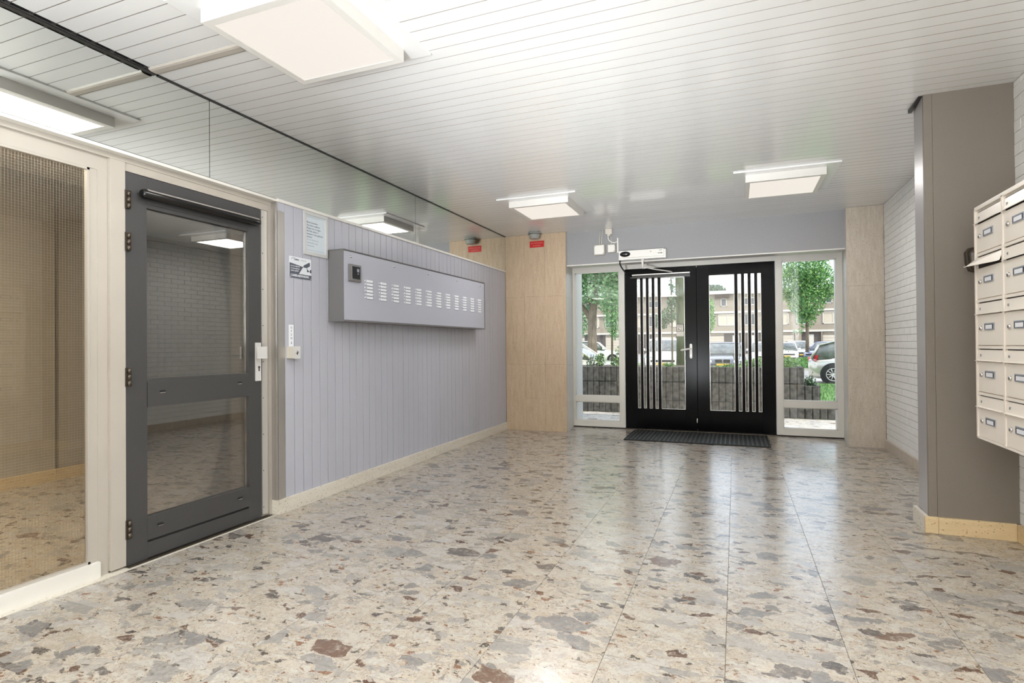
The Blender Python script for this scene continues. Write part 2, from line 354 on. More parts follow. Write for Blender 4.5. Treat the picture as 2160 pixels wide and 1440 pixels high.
def travertine(name, a, b_, pit, axis_scale):
    m = bpy.data.materials.new(name); m.use_nodes = True; MATS[name] = m; k = N(m); p = k.n['Principled BSDF']
    g = k.new('ShaderNodeNewGeometry'); mp = k.new('ShaderNodeMapping'); mp.inputs['Scale'].default_value = axis_scale; k.link(g.outputs['Position'], mp.inputs[0])
    n = k.new('ShaderNodeTexNoise', i_Scale=22.0, i_Detail=9.0, i_Roughness=0.7); k.link(mp.outputs[0], n.inputs[0])
    n2 = k.new('ShaderNodeTexNoise', i_Scale=3.0, i_Detail=4.0); k.link(mp.outputs[0], n2.inputs[0])
    c = k.mix(k.ramp(n.outputs[0], [(0.35, (0, 0, 0)), (0.65, (1, 1, 1))]), a, b_)
    c = k.mix(k.math('MULTIPLY', n2.outputs[0], 0.35), c, b_)
    mp2 = k.new('ShaderNodeMapping'); mp2.inputs['Scale'].default_value = tuple(v*0.5+0.5 for v in axis_scale); k.link(g.outputs['Position'], mp2.inputs[0])
    n3 = k.new('ShaderNodeTexNoise', i_Scale=120.0, i_Detail=2.0); k.link(mp2.outputs[0], n3.inputs[0])
    pm = k.ramp(n3.outputs[0], [(0.64, (0, 0, 0)), (0.70, (1, 1, 1))])
    c = k.mix(pm, c, pit); k.link(c, p.inputs['Base Color']); p.inputs['Roughness'].default_value = 0.45
    bp = k.new('ShaderNodeBump', i_Strength=0.5, i_Distance=0.002); bp.invert = True; k.link(pm, bp.inputs['Height']); k.link(bp.outputs[0], p.inputs['Normal'])
travertine('travertine', rgb(182, 158, 130), rgb(202, 181, 155), rgb(140, 110, 82), (1.6, 1.6, 0.26))
travertine('travertine_pale', rgb(182, 170, 154), rgb(204, 194, 180), rgb(130, 112, 96), (1.6, 1.6, 0.3))
travertine('travertine_flat', rgb(204, 196, 182), rgb(218, 212, 200), rgb(120, 108, 96), (0.5, 0.12, 1))
travertine('travertine_warm', rgb(206, 180, 138), rgb(222, 200, 160), rgb(130, 96, 60), (0.12, 0.5, 1))

H = 2.78
# ================================================================ SETTING
def struct(name, label, cat, loc=(0, 0, 0)): return thing(name, label, cat, loc, kind='structure')

# ---- floor
fl = struct('floor', 'polished terrazzo tile floor with large grey, brown and cream marble chips', 'floor')
MB().box(-0.12, 4.9, -3.0, 8.3, -0.15, -0.003).build('screed', 'backing_grey', fl)
xs = [0.0] + [round(3.032+0.44*i, 4) for i in range(-6, 4)] + [4.667]
ys = [round(3.960+0.4482*i, 4) for i in range(-8, 10)] + [8.10]
G = 0.0008
base_tile = None
for i in range(len(xs)-1):
    for j in range(len(ys)-1):
        w, d = xs[i+1]-xs[i]-2*G, ys[j+1]-ys[j]-2*G
        key = (round(w, 4), round(d, 4))
        c = ((xs[i]+xs[i+1])/2, (ys[j]+ys[j+1])/2, random.uniform(-0.0003, 0.0))
        me = bpy.data.meshes.get('tile_%g_%g' % key)
        if me is None:
            o = MB().box(-w/2, w/2, -d/2, d/2, -0.003, 0, bev=0.0006).build('tile', 'terrazzo', fl, local=True); o.data.name = 'tile_%g_%g' % key
        else:
            o = bpy.data.objects.new('tile', me); COL.objects.link(o); o.parent = fl
        o.location = c; o.rotation_euler = (random.uniform(-.0008, .0008), random.uniform(-.0008, .0008), 0)
rest = MB()
for j in range(6):
    for i in range(len(xs)-1): rest.box(xs[i]+G, xs[i+1]-G, ys[0]-0.4482*(j+1)+G, ys[0]-0.4482*j-G, -0.003, 0)
tag(rest.build('tile_rest', 'terrazzo_plain', fl), kind='stuff')

# ---- ceiling
ce = struct('ceiling', 'white gloss ceiling of narrow grooved planks', 'ceiling')
MB().box(-0.12, 4.9, -3.0, 8.3, 2.800, 2.95).build('slab', 'dark_void', ce)
def plank_mesh(L, w):
    # groove-and-tongue section in (y, z), extruded along x; face looks down
    g = 0.0045
    pts = [(0, 0.0), (w-g, 0.0), (w-g, 0.004), (w, 0.004), (w, 0.012), (0, 0.012)]
    return MB().prism(pts, 0, L, 'x')
pl = {}
y = 2.24; k = 0
def add_plank(x0, y0, w):
    key = (round(x0, 3), round(w, 4))
    if key not in pl:
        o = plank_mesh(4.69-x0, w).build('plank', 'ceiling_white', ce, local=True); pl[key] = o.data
        o.data.materials.append(MATS['groove_shade'])
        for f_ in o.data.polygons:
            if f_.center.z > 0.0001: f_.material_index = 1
    else:
        o = bpy.data.objects.new('plank', pl[key]); COL.objects.link(o); o.parent = ce
    o.location = (x0, y0, H); o.rotation_euler = (random.uniform(-0.0045, 0.0045), 0, 0)
n_far = 57
w = (7.64-2.24)/n_far
for i in range(n_far): add_plank(0.012, 2.24+i*w, w)
wn2 = 0.0922
yy = 2.17
while yy > -2.7: add_plank(0.045, yy-wn2, wn2); yy -= wn2
MB().box(0.045, 4.69, 2.17, 2.24, H, H+0.014).build('joint_board', 'ceiling_white', ce)

t = struct('trim_1', 'beige half round cover strip across the ceiling beside the nearest ceiling light', 'trim')
MB().prism([(2.172, H+0.001), (2.178, H-0.008), (2.190, H-0.012), (2.222, H-0.012), (2.234, H-0.008), (2.240, H+0.001)], 0.03, 0.70, 'x').build('strip', 'frame_cream', t)
t = struct('trim_2', 'black mounting rail in the open gap between mirror top and ceiling planks', 'trim')
MB().box(0.0, 0.014, -2.6, 2.235, H-0.008, H+0.018).build('rail', 'rail_black', t)
MB().box(0.014, 0.018, -2.6, 2.21, H-0.002, H+0.002).build('bright_edge', 'metal_strip', t)
yy = 2.17
while yy > -0.5:
    MB().box(0.014, 0.05, yy-0.012, yy+0.004, H+0.001, H+0.01).build('clip', 'rail_black', t); yy -= wn2
t = struct('trim_3', 'thin dark strip for the mirror edge and the shadow gap under the ceiling', 'trim')
MB().box(0.001, 0.012, 2.25, 7.51, H-0.006, H+0.006).build('edge_shade_strip', 'rail_black', t)  # dark strip colours in the shadow gap along the mirror's black edge

# ---- left wall (plank part)
wl_ = struct('wall_left', 'wall of vertical grey painted planks below the mirrors', 'wall')
MB().box(-0.20, -0.010, 3.145, 7.6, 0.0, 2.263).build('backing', 'backing_grey', wl_)
MB().box(-0.20, -0.008, -3.0, 7.6, 2.263, 2.80).build('upper_backing', 'backing_grey', wl_)
npk = 46; y0p = 3.226; wp = (7.510-y0p)/npk
po = None
for i in range(npk):
    if po is None: po = MB().prism([(-0.012, 0.0027), (-0.001, 0.0027), (0.0, 0.0037), (0.0, wp-0.0035), (-0.001, wp-0.0025), (-0.012, wp-0.0025)], 0.104, 2.263, 'z').build('plank', 'plank_grey', wl_, local=True); o = po
    else: o = copy_part(po, wl_, (0, 0, 0))
    o.location = (random.uniform(-0.0008, 0.0006), y0p+i*wp, 0); o.rotation_euler = (0, 0, random.uniform(-0.008, 0.008))
t = struct('trim_4', 'narrow white ledge strip between planks and mirror', 'trim')
MB().box(-0.01, 0.014, 3.150, 7.512, 2.262, 2.284, bev=0.003).build('ledge', 'trim_white', t)
bb = struct('baseboard_left', 'pale speckled stone baseboard under the grey planks', 'baseboard')
jy = [3.143, 4.166, 5.21, 6.26, 7.512]
for a, b_ in zip(jy, jy[1:]): MB().box(-0.10, 0.018, a+0.001, b_-0.001, 0.0, 0.104, bev=0.003).build('slab', 'travertine_flat', bb)
t = struct('trim_5', 'tall bright aluminium corner strip at the start of the plank wall', 'trim')
MB().box(-0.075, 0.006, 3.143, 3.150, 0.104, 2.262).box(0.0, 0.006, 3.146, 3.206, 0.104, 2.20, bev=0.001).box(-0.012, 0.0, 3.206, 3.226, 0.104, 2.262).build('corner_strip', 'aluminium', t)
MB().box(-0.012, 0.001, 3.150, 3.224, 2.20, 2.262).build('filler', 'plank_grey', t)

# ---- mirrors
def mirror(y0, y1, label):
    r = thing('mirror_panel', label, 'mirror', (0, (y0+y1)/2, 2.284), 'mirror panels above the left wall')
    MB().box(-0.008, 0.0, y0+0.002, y1-0.002, 2.284, H-0.004).build('mirror_glass', 'mirror', r)
mirror(5.057, 7.512, 'mirror panel above grey planks, reaching the far travertine pillar')
mirror(2.593, 5.057, 'mirror panel above grey door and framed notice, middle of the row')
mirror(0.130, 2.593, 'mirror panel nearest the camera, above the wired glass window')

# ---- wall behind, to the left and behind the camera
wb = struct('wall_behind', 'plain cream wall closing the hall behind the camera', 'wall')
MB().box(-0.2, 4.9, -3.1, -3.0, 0, 2.8).build('plaster', 'cream_wall', wb)
MB().box(-0.12, 0.0, -3.0, 0.62, 0, 2.263).build('side_plaster', 'cream_wall', wb)

# ---- right wall
wr = struct('wall_right', 'white painted brick wall', 'wall')
MB().box(4.680, 4.80, -3.0, 8.3, 0, 2.8).build('mortar', 'brick_joint', wr)
bw, bh = 0.22, 0.0695
meshes = {}
far = MB()
row = 0; z = 0.104
while z < 2.775:
    h = min(bh, 2.779-z) - 0.0035
    off = (row % 2)*bw/2
    y = 7.506-off*0.999-(0 if off else 0)
    edges = [7.508]
    if off: edges.append(7.508-bw/2)
    while edges[-1] > -2.9: edges.append(edges[-1]-bw)
    for a, b_ in zip(edges, edges[1:]):
        if 4.29 < b_ and a < 4.53+0.1: pass
        if b_ > 6.28 and h > 0.03:
            key = (round(a-b_, 3), round(h, 4))
            if key not in meshes:
                o = MB().box(4.667, 4.681, 0.0018-(a-b_), -0.0018, 0, h, bev=0.0025).build('brick', 'brick_white', wr, local=True); meshes[key] = o.data
            else:
                o = bpy.data.objects.new('brick', meshes[key]); COL.objects.link(o); o.parent = wr
            o.location = (random.uniform(-0.0012, 0.0008), a, z)
        else: far.box(4.667+random.uniform(-.001, .001), 4.681, b_+0.0018, a-0.0018, z, z+h)
    z += bh; row += 1
tag(far.build('brick_rest', 'brick_white', wr), kind='stuff')
bb = struct('baseboard_right', 'pale stone baseboard under the white bricks', 'baseboard')
for a, b_ in ((7.512, 6.62), (6.62, 5.6), (5.6, 4.56), (4.27, 3.3), (3.3, 2.3), (2.3, 1.3), (1.3, 0.3), (0.3, -1.0)):
    MB().box(4.645, 4.69, b_+0.001, a-0.001, 0, 0.104, bev=0.003).build('slab', 'travertine_pale' if a > 5 else 'travertine_warm', bb)

# column / boxed partition
co = struct('trim_6', 'boxed taupe column with pale metal corner in front of the brick wall', 'column')
MB().box(4.225, 4.69, 4.31, 4.52, 0, 2.79).build('core', 'backing_grey', co)
MB().box(4.255, 4.672, 4.290, 4.311, 0.10, 2.79).build('front_panel', 'column_taupe', co)
MB().box(4.208, 4.2535, 4.288, 4.311, 0.10, 2.79, bev=0.002).build('corner_strip', 'column_taupe', co)
MB().box(4.210, 4.226, 4.312, 4.45, 0.10, 2.79).build('side_panel', 'column_edge', co)
MB().box(4.216, 4.226, 4.455, 4.522, 0.10, 2.79).build('side_strip', 'column_edge', co)
bb = struct('baseboard_column', 'yellowish stone baseboard wrapped round the taupe column', 'baseboard')
MB().box(4.255, 4.645, 4.268, 4.289, 0, 0.104, bev=0.003).build('front_slab', 'travertine_warm', bb)
MB().box(4.184, 4.254, 4.268, 4.289, 0, 0.104, bev=0.003).build('corner_slab', 'travertine_warm', bb)
MB().box(4.184, 4.208, 4.290, 4.54, 0, 0.104, bev=0.003).build('side_slab', 'travertine_flat', bb)
t = struct('trim_7', 'small dark cover strip at the ceiling beside the taupe column', 'trim')
MB().prism([(4.535, H-0.001), (4.535, H-0.022), (4.44, H-0.022), (4.30, H-0.004), (4.30, H-0.001)], 4.186, 4.207, 'x').build('strip', 'rail_black', t)

# ---- back wall: travertine pillars, lintel, outside reveal
wk = struct('wall_back', 'entrance wall with travertine pillars and grey lintel', 'wall')
MB().box(-0.12, 0.80, 7.535, 8.5, 0, 2.8).build('left_core', 'backing_grey', wk)
MB().box(4.38, 4.80, 7.535, 8.5, 0, 2.8).build('right_core', 'backing_grey', wk)
def slab(x0, x1, z0, z1, m): MB().box(x0+0.0006, x1-0.0006, 7.514, 7.535, z0+0.0006, z1-0.0006, bev=0.001).build('slab', m, wk)
slab(0.0, 0.29, 1.896, 2.779, 'travertine'); slab(0.29, 0.60, 1.90, 2.779, 'travertine'); slab(0.60, 0.905, 1.896, 2.779, 'travertine')
slab(0.0, 0.29, 0.94, 1.896, 'travertine'); slab(0.29, 0.60, 0.94, 1.90, 'travertine'); slab(0.60, 0.905, 0.94, 1.896, 'travertine')
slab(0.0, 0.305, 0, 0.94, 'travertine'); slab(0.305, 0.596, 0, 0.458, 'travertine'); slab(0.305, 0.596, 0.458, 0.94, 'travertine'); slab(0.596, 0.905, 0, 0.94, 'travertine')
slab(4.291, 4.667, 1.866, 2.779, 'travertine_pale'); slab(4.291, 4.667, 0.904, 1.866, 'travertine_pale'); slab(4.291, 4.667, 0, 0.904, 'travertine_pale')
# reveals (slightly splayed) and lintel
for z0, z1 in ((0, 0.92), (0.922, 1.88), (1.882, 2.79)):
    MB().prism([(0.905, 7.5355), (0.838, 8.095), (0.80, 8.095), (0.86, 7.5355)], z0, z1, 'z').build('reveal', 'frame_white', wk)
    MB().prism([(4.291, 7.5355), (4.339, 8.095), (4.38, 8.095), (4.34, 7.5355)], z0, z1, 'z').build('reveal', 'frame_white', wk)
MB().box(0.895, 4.300, 7.62, 7.82, 2.326, 2.79).build('lintel', 'plaster_grey', wk)
MB().box(0.893, 4.302, 7.615, 7.825, 2.312, 2.327).build('lintel_trim', 'trim_white', wk)
MB().box(0.80, 4.38, 7.82, 8.5, 2.44, 2.8).build('upper_fill', 'plaster_grey', wk)
MB().box(0.60, 0.876, 8.17, 8.50, 0, 2.44).box(4.302, 4.6, 8.17, 8.5, 0, 2.44).build('outer_reveal', 'frame_white', wk)

# ---- entrance frame as two windows
def fr(name, label, x0, x1, gx0, gx1):
    r = struct(name, label, 'window', ((x0+x1)/2, 8.13, 0))
    Y0, Y1 = 8.095, 8.165
    f = MB().box(x0, gx0, Y0, Y1, 0.015, 2.375, bev=0.002).box(gx1, x1, Y0, Y1, 0.015, 2.375, bev=0.002)
    f.box(gx0, gx1, Y0, Y1, 2.272, 2.375).box(gx0, gx1, Y0+.001, Y1, 0.015, 0.10).box(gx0, gx1, Y0+.001, Y1, 0.375, 0.462)
    f.build('window_frame', 'frame_white', r)
    bd = MB()
    for z0, z1 in ((0.462, 2.272), (0.10, 0.375)):
        for a in (gx0, gx1-0.010): bd.box(a, a+0.010, Y0+0.018, Y0+0.045, z0, z1)
        bd.box(gx0, gx1, Y0+0.018, Y0+0.045, z0, z0+0.010).box(gx0, gx1, Y0+0.018, Y0+0.045, z1-0.010, z1)
    bd.build('glazing_bead', 'trim_white', r)
    MB().box(gx0, gx1, Y0+0.030, Y0+0.034, 0.462, 2.272).build('upper_pane', 'glass_clear', r)
    MB().box(gx0, gx1, Y0+0.030, Y0+0.034, 0.10, 0.375).build('lower_pane', 'glass_clear', r)
    MB().box(x0, x1, Y0+0.005, Y1, 0.0, 0.015).build('seal', 'rubber', r)
    return r
fr('window_1', 'tall white framed window left of the black double door', 0.838, 1.608, 0.876, 1.528)
fr('window_2', 'tall white framed window right of the black double door', 3.572, 4.339, 3.652, 4.272)
t = struct('trim_8', 'white frame head above the black double door', 'trim')
MB().box(1.6085, 3.5715, 8.095, 8.165, 2.286, 2.375).build('frame_head', 'frame_white', t)
t = struct('trim_9', 'low metal threshold under the black double door', 'trim')
MB().box(1.61, 3.57, 8.04, 8.17, 0.0, 0.014, bev=0.003).build('threshold', 'bronze', t)

# ---- black entrance doors
def leaf(name, label, x0, x1, pane, slots):
    r = struct(name, label, 'door', ((x0+x1)/2, 8.12, 0.016))
    Y0, Y1, Z0, Z1, zb, zt = 8.098, 8.150, 0.017, 2.283, 0.302, 2.140
    ops = sorted([pane]+slots)
    f = MB().box(x0+.002, ops[0][0], Y0, Y1, Z0, Z1, bev=0.002).box(ops[-1][1], x1-.002, Y0, Y1, Z0, Z1, bev=0.002)
    f.build('stile', 'door_black', r)
    MB().box(ops[0][0], ops[-1][1], Y0, Y1, zt, Z1).build('top_rail', 'door_black', r)
    MB().box(ops[0][0], ops[-1][1], Y0, Y1, 0.140, zb).build('bottom_rail', 'door_black', r)
    MB().box(ops[0][0], ops[-1][1], Y0+0.010, Y1, Z0, 0.140).build('kick_panel', 'door_black', r)
    for a, b_ in zip(ops, ops[1:]): MB().box(a[1], b_[0], Y0-0.004, Y1, zb, zt, bev=0.003).build('slat', 'door_black', r)
    for a, b_ in ops:
        e_ = 0.004
        MB().box(a, a+e_, Y0+0.010, Y1-0.01, zb, zt).box(b_-e_, b_, Y0+0.010, Y1-0.01, zb, zt).box(a, b_, Y0+0.010, Y1-0.01, zb, zb+e_).box(a, b_, Y0+0.010, Y1-0.01, zt-e_, zt).build('bright_bead', 'metal_strip', r)
        MB().box(a, b_, 8.125, 8.128, zb, zt).build('pane', 'glass_clear', r)
    return r
SL = [(1.784, 1.829), (1.865, 1.909), (1.946, 1.990), (2.027, 2.072)]
d1 = leaf('door_1', 'left leaf of the black double door, with white lever handle', 1.612, 2.592, (2.112, 2.434), SL)
SR = [(5.187-b_, 5.187-a) for a, b_ in SL]
d2 = leaf('door_2', 'right leaf of the black double door, without handle', 2.592, 3.570, (2.754, 3.075), SR)
hp = MB().prism([(2.497+0.017*math.cos(t)+0.015, (1.195 if math.sin(t) > 0 else 1.025)+0.017*math.sin(t)) for t in [math.pi*2*i/20+0.01 for i in range(20)]], 8.098, 8.088, 'y', bev=0.002).build('handle_plate', 'white_plastic', d1); hp['label'] = 'white handle plate'
hd = MB().tube([(2.512, 8.09, 1.145), (2.512, 8.05, 1.145), (2.50, 8.036, 1.144), (2.46, 8.034, 1.137), (2.40, 8.036, 1.126), (2.380, 8.037, 1.122)], 0.010, 10, [0.009, 0.009, 0.011, 0.012, 0.013, 0.009]).build('handle', 'white_plastic', d1, smooth=True); hd['label'] = 'white lever handle'
MB().cyl((2.512, 8.086, 1.045), (2.512, 8.082, 1.045), 0.007).build('lock_cylinder', 'steel', d1)
MB().box(2.570, 2.614, 8.152, 8.160, 0.03, 2.27).build('meeting_strip', 'door_black', d2)
MB().box(2.580, 2.590, 8.085, 8.098, 0.13, 0.19).cyl((2.586, 8.09, 0.165), (2.586, 8.07, 0.165), 0.007).build('door_bolt', 'steel', d2)
# sticker on the pane
st = thing('door_sticker', 'small black bordered notice with curved arrow on the door glass', 'sticker', (2.366, 8.124, 1.32))
MB().box(2.318, 2.416, 8.1225, 8.1245, 1.318, 1.486).build('sheet', 'cream_plastic', st)
bd = MB()
for a in ((2.318, 2.416, 1.480, 1.487), (2.318, 2.416, 1.384, 1.390), (2.318, 2.324, 1.384, 1.487), (2.410, 2.416, 1.384, 1.487)): bd.box(a[0], a[1], 8.121, 8.1225, a[2], a[3])
bd.build('border', 'ink_black', st)
for i, (tx_, z_) in enumerate((('DEZE DEUR GAAT', 1.466), ('AUTOMATISCH', 1.452), ('OPEN EN DICHT', 1.438))): text(tx_, 0.0125, 'ink_black', st, (2.367, 8.1222, z_), (1, 0, 0), (0, 0, 1), align='CENTER', xs=0.72)
MB().tube([(2.350, 8.1215, 1.416), (2.358, 8.1215, 1.406), (2.372, 8.1215, 1.399), (2.385, 8.1215, 1.404), (2.387, 8.1215, 1.418)], 0.0025, 6).prism([(2.338, 1.424), (2.355, 1.424), (2.343, 1.408)], 8.1205, 8.1225, 'y').build('arrow', 'ink_black', st)

# slide rail on the door leaf and automatic operator on the lintel
t = thing('door_rail', 'black slide rail with silver top across the left black door leaf', 'door rail', (2.10, 8.05, 2.17))
MB().box(1.70, 2.515, 8.045, 8.0985, 2.142, 2.185, bev=0.004).build('rail_body', 'black_gloss', t)
MB().box(1.725, 2.512, 8.040, 8.075, 2.186, 2.198, bev=0.002).build('rail_cover', 'aluminium', t)
op = thing('door_operator', 'long white automatic door opener box with black oval sensor', 'door opener', (1.93, 7.57, 2.35))
MB().box(1.645, 2.228, 7.50, 7.62, 2.362, 2.455, bev=0.004).build('housing', 'white_plastic', op)
MB().box(2.228, 2.253, 7.515, 7.62, 2.335, 2.450, bev=0.004).box(1.640, 2.228, 7.515, 7.62, 2.338, 2.361, bev=0.003).build('back_plate', 'white_plastic', op)
MB().rings([[(1.729+rx*math.cos(a), yy_, 2.408+rz*math.sin(a)) for a in [2*math.pi*i/28 for i in range(28)]] for rx, rz, yy_ in ((0.070, 0.036, 7.501), (0.068, 0.035, 7.488), (0.055, 0.027, 7.476), (0.030, 0.014, 7.470), (0.004, 0.002, 7.468))]).build('sensor_window', 'black_gloss', op, smooth=False)
MB().lathe([(0.010, 0), (0.010, -0.002), (0.0001, -0.003)], (2.062, 7.4995, 2.425), 'y', 16).build('button', 'cream_plastic', op)
text('RECORD', 0.020, 'ink_grey', op, (2.168, 7.499, 2.428), (1, 0, 0), (0, 0, 1), xs=0.5)
MB().box(2.155, 2.163, 7.4985, 7.5, 2.392, 2.403).build('logo_mark', 'ink_black', op)
text('SYSTEM', 0.018, 'ink_black', op, (2.166, 7.499, 2.391), (1, 0, 0), (0, 0, 1), xs=0.75, bold=0.0006)
MB().cyl((1.945, 7.56, 2.34), (1.945, 7.60, 2.225), 0.014, 14).box(1.93, 1.965, 7.56, 7.61, 2.318, 2.338).build('spindle', 'white_plastic', op)
MB().tube([(1.945, 7.61, 2.225), (1.99, 7.66, 2.235), (2.06, 7.75, 2.225), (2.25, 8.00, 2.212), (2.27, 8.03, 2.21)], 0.009, 8).build('arm', 'white_plastic', op)
MB().cyl((2.275, 8.05, 2.199), (2.275, 8.05, 2.215), 0.013, 12).build('arm_joint', 'steel', op)
t = thing('door_cable', 'black cable loop from the door opener down to the left door leaf', 'cable', (1.70, 7.8, 2.2))
MB().tube([(1.642, 7.60, 2.336), (1.640, 7.595, 2.32), (1.640, 7.60, 2.30), (1.645, 7.66, 2.27), (1.655, 7.76, 2.235), (1.672, 7.88, 2.205), (1.695, 7.98, 2.185), (1.72, 8.05, 2.172)], 0.009, 8).build('cable', 'black_plastic', t, smooth=True)

# junction boxes and cables over the left window
t = thing('junction_box', 'larger pale square junction box hanging from two cables over the left window', 'junction box', (1.367, 7.60, 2.43))
MB().box(1.295, 1.440, 7.555, 7.62, 2.435, 2.572, bev=0.012).build('box_body', 'cream_plastic', t, smooth=False)
MB().box(1.305, 1.430, 7.548, 7.556, 2.445, 2.562, bev=0.004).build('cover', 'white_plastic', t)
for a, b_ in ((1.310, 2.556), (1.425, 2.450)): MB().cyl((a, 7.549, b_), (a, 7.545, b_), 0.005, 10).build('screw', 'black_plastic', t)
for x_ in (1.362, 1.392): MB().tube([(x_, 7.60, 2.565), (x_+0.004, 7.605, 2.66), (x_+0.014, 7.61, 2.779)], 0.006, 6).build('cable', 'cream_plastic', t)
t = thing('junction_box', 'smaller pale square junction box beside the white cable duct', 'junction box', (1.533, 7.60, 2.45))
MB().box(1.482, 1.584, 7.56, 7.62, 2.458, 2.566, bev=0.010).build('box_body', 'cream_plastic', t)
MB().box(1.490, 1.576, 7.554, 7.561, 2.466, 2.558, bev=0.004).build('cover', 'white_plastic', t)
MB().cyl((1.572, 7.555, 2.472), (1.572, 7.551, 2.472), 0.005, 10).build('screw', 'black_plastic', t)
MB().tube([(1.53, 7.60, 2.56), (1.522, 7.605, 2.66), (1.51, 7.61, 2.75)], 0.005, 6).build('cable', 'cream_plastic', t)
t = thing('ceiling_plug', 'small cream socket block at the ceiling with a looping white cable', 'socket', (1.51, 7.58, 2.70))
MB().box(1.455, 1.545, 7.55, 7.62, 2.705, 2.779, bev=0.006).box(1.48, 1.52, 7.56, 7.60, 2.685, 2.705).build('socket_block', 'cream_plastic', t)
MB().tube([(1.492, 7.58, 2.690), (1.487, 7.585, 2.660), (1.50, 7.59, 2.625), (1.53, 7.60, 2.600), (1.57, 7.605, 2.592), (1.605, 7.61, 2.605)], 0.007, 8).build('cable', 'white_plastic', t)
t = thing('cable_duct', 'thin white vertical cable duct left of the door opener', 'cable duct', (1.612, 7.61, 2.44))
MB().box(1.603, 1.622, 7.600, 7.62, 2.45, 2.655, bev=0.002).build('duct', 'white_plastic', t)

# smoke detector and red sign
t = thing('smoke_detector', 'grey round smoke detector under the ceiling by the travertine pillar', 'smoke detector', (0.495, 7.39, H))
MB().lathe([(0.085, 0.0), (0.088, -0.012), (0.088, -0.020), (0.080, -0.023), (0.080, -0.028), (0.086, -0.030), (0.086, -0.040), (0.070, -0.046), (0.068, -0.075), (0.062, -0.086), (0.045, -0.090), (0.0005, -0.092)], (0.495, 7.39, H-0.001), 'z', 32).build('detector_body', 'smoke_grey', t)
MB().lathe([(0.087, -0.0235), (0.083, -0.0235), (0.083, -0.0285), (0.087, -0.0285)], (0.495, 7.39, H), 'z', 32).build('dark_slot', 'dark_void', t)
t = thing('red_sign', 'small red sign with two lines of pale text on the travertine pillar', 'sign', (0.485, 7.512, 2.59))
MB().box(0.378, 0.592, 7.509, 7.514, 2.593, 2.682, bev=0.0015).build('plate', 'sign_red', t)
text('NIET OVERSCHILDEREN', 0.024, 'ink_pink', t, (0.485, 7.5085, 2.645), (1, 0, 0), (0, 0, 1), align='CENTER', xs=0.68)
text('OF AFDEKKEN', 0.024, 'ink_pink', t, (0.485, 7.5085, 2.610), (1, 0, 0), (0, 0, 1), align='CENTER', xs=0.75)

# ---- door mat
t = thing('door_mat', 'black ribbed rubber mat in front of the black double door', 'door mat', (2.6, 7.55, 0))
MB().box(1.752, 3.452, 7.135, 8.00, 0.0, 0.006).build('mat_base', 'rubber', t)
MB().box(1.752, 3.452, 7.135, 7.150, 0.005, 0.013, bev=0.002).box(1.752, 3.452, 7.985, 8.0, 0.005, 0.013, bev=0.002).box(1.752, 1.766, 7.15, 7.985, 0.005, 0.013).box(3.438, 3.452, 7.15, 7.985, 0.005, 0.013).build('mat_edge', 'rubber', t)
rb = None
for i in range(33):
    if rb is None: rb = MB().prism([(-0.013, 0.006), (-0.010, 0.014), (0.010, 0.014), (0.013, 0.006)], -0.415, 0.415, 'y').build('rib', 'rubber_rib', t, local=True); o = rb
    else: o = copy_part(rb, t, (0, 0, 0))
    o.location = (1.786+i*0.0508-2.6, 7.567-7.55, 0)

# ---- ceiling lights
def lamp(cx, cy, label, group=None):
    r = thing('ceiling_light', label, 'ceiling light', (cx, cy, H), group)
    MB().box(cx-.4375, cx+.4375, cy-.4375, cy+.4375, H-0.012, H+0.002, bev=0.003).build('mounting_plate', 'ceiling_white', r)
    h = MB()
    o_, i_ = 0.3325, 0.2925
    for a in ((-o_, -i_, -o_, o_), (i_, o_, -o_, o_), (-i_, i_, -o_, -i_), (-i_, i_, i_, o_)): h.box(cx+a[0], cx+a[1], cy+a[2], cy+a[3], H-0.078, H-0.012)
    h.build('housing', 'trim_white', r)
    MB().box(cx-i_, cx+i_, cy-i_, cy+i_, H-0.076, H-0.066).build('diffuser', 'diffuser', r)
    ld = bpy.data.lights.new('panel_light', 'AREA'); ld.shape = 'SQUARE'; ld.size = 0.56; ld.energy = LAMP_W; ld.color = (1.0, 0.975, 0.95)
    lo = bpy.data.objects.new('panel_light', ld); COL.objects.link(lo); lo.parent = r; lo.location = (0, 0, -0.082)
lamp(1.1396, 2.2024, 'square lit ceiling light nearest the camera, above the grey door side')
lamp(1.1375, 6.00, 'square lit ceiling light near the smoke detector and travertine pillar')
lamp(3.516, 5.985, 'square lit ceiling light in front of the right window, nearest the brick wall')
lamp(3.516, 2.2024, 'square ceiling light above the mailboxes, out of the frame at the top', 'ceiling lights out of the picture')
lamp(1.14, -1.6, 'square ceiling light behind the camera on the mirror side', 'ceiling lights out of the picture')
lamp(3.516, -1.6, 'square ceiling light behind the camera on the brick wall side', 'ceiling lights out of the picture')

# ---- intercom / bell panel
D = 0.158
ip = thing('bell_panel', 'long grey wall-mounted intercom panel with twelve columns of bell name plates', 'intercom panel', (0.0, 5.06, 1.43))
MB().box(0.003, D-0.004, 3.700, 6.424, 1.420, 1.990).build('housing', 'panel_side', ip)
MB().box(D-0.0035, D, 3.704, 6.420, 1.426, 1.984, bev=0.001).build('front_plate', 'panel_grey', ip)
MB().box(0.003, D+0.006, 3.694, 6.428, 1.990, 1.998, bev=0.001).box(0.003, D+0.006, 3.694, 6.428, 1.413, 1.421, bev=0.001).box(0.02, D+0.006, 6.424, 6.430, 1.421, 1.990).build('rim', 'panel_side', ip)
for y_ in (3.79, 4.418, 5.037, 5.675, 6.305):
    MB().lathe([(0.011, 0), (0.011, 0.002), (0.007, 0.006), (0.0005, 0.007)], (D, y_, 1.945), 'x', 14).build('screw', 'steel', ip)
MB().box(D, D+0.020, 3.752, 3.902, 1.742, 1.882, bev=0.003).build('camera_module', 'panel_side', ip)
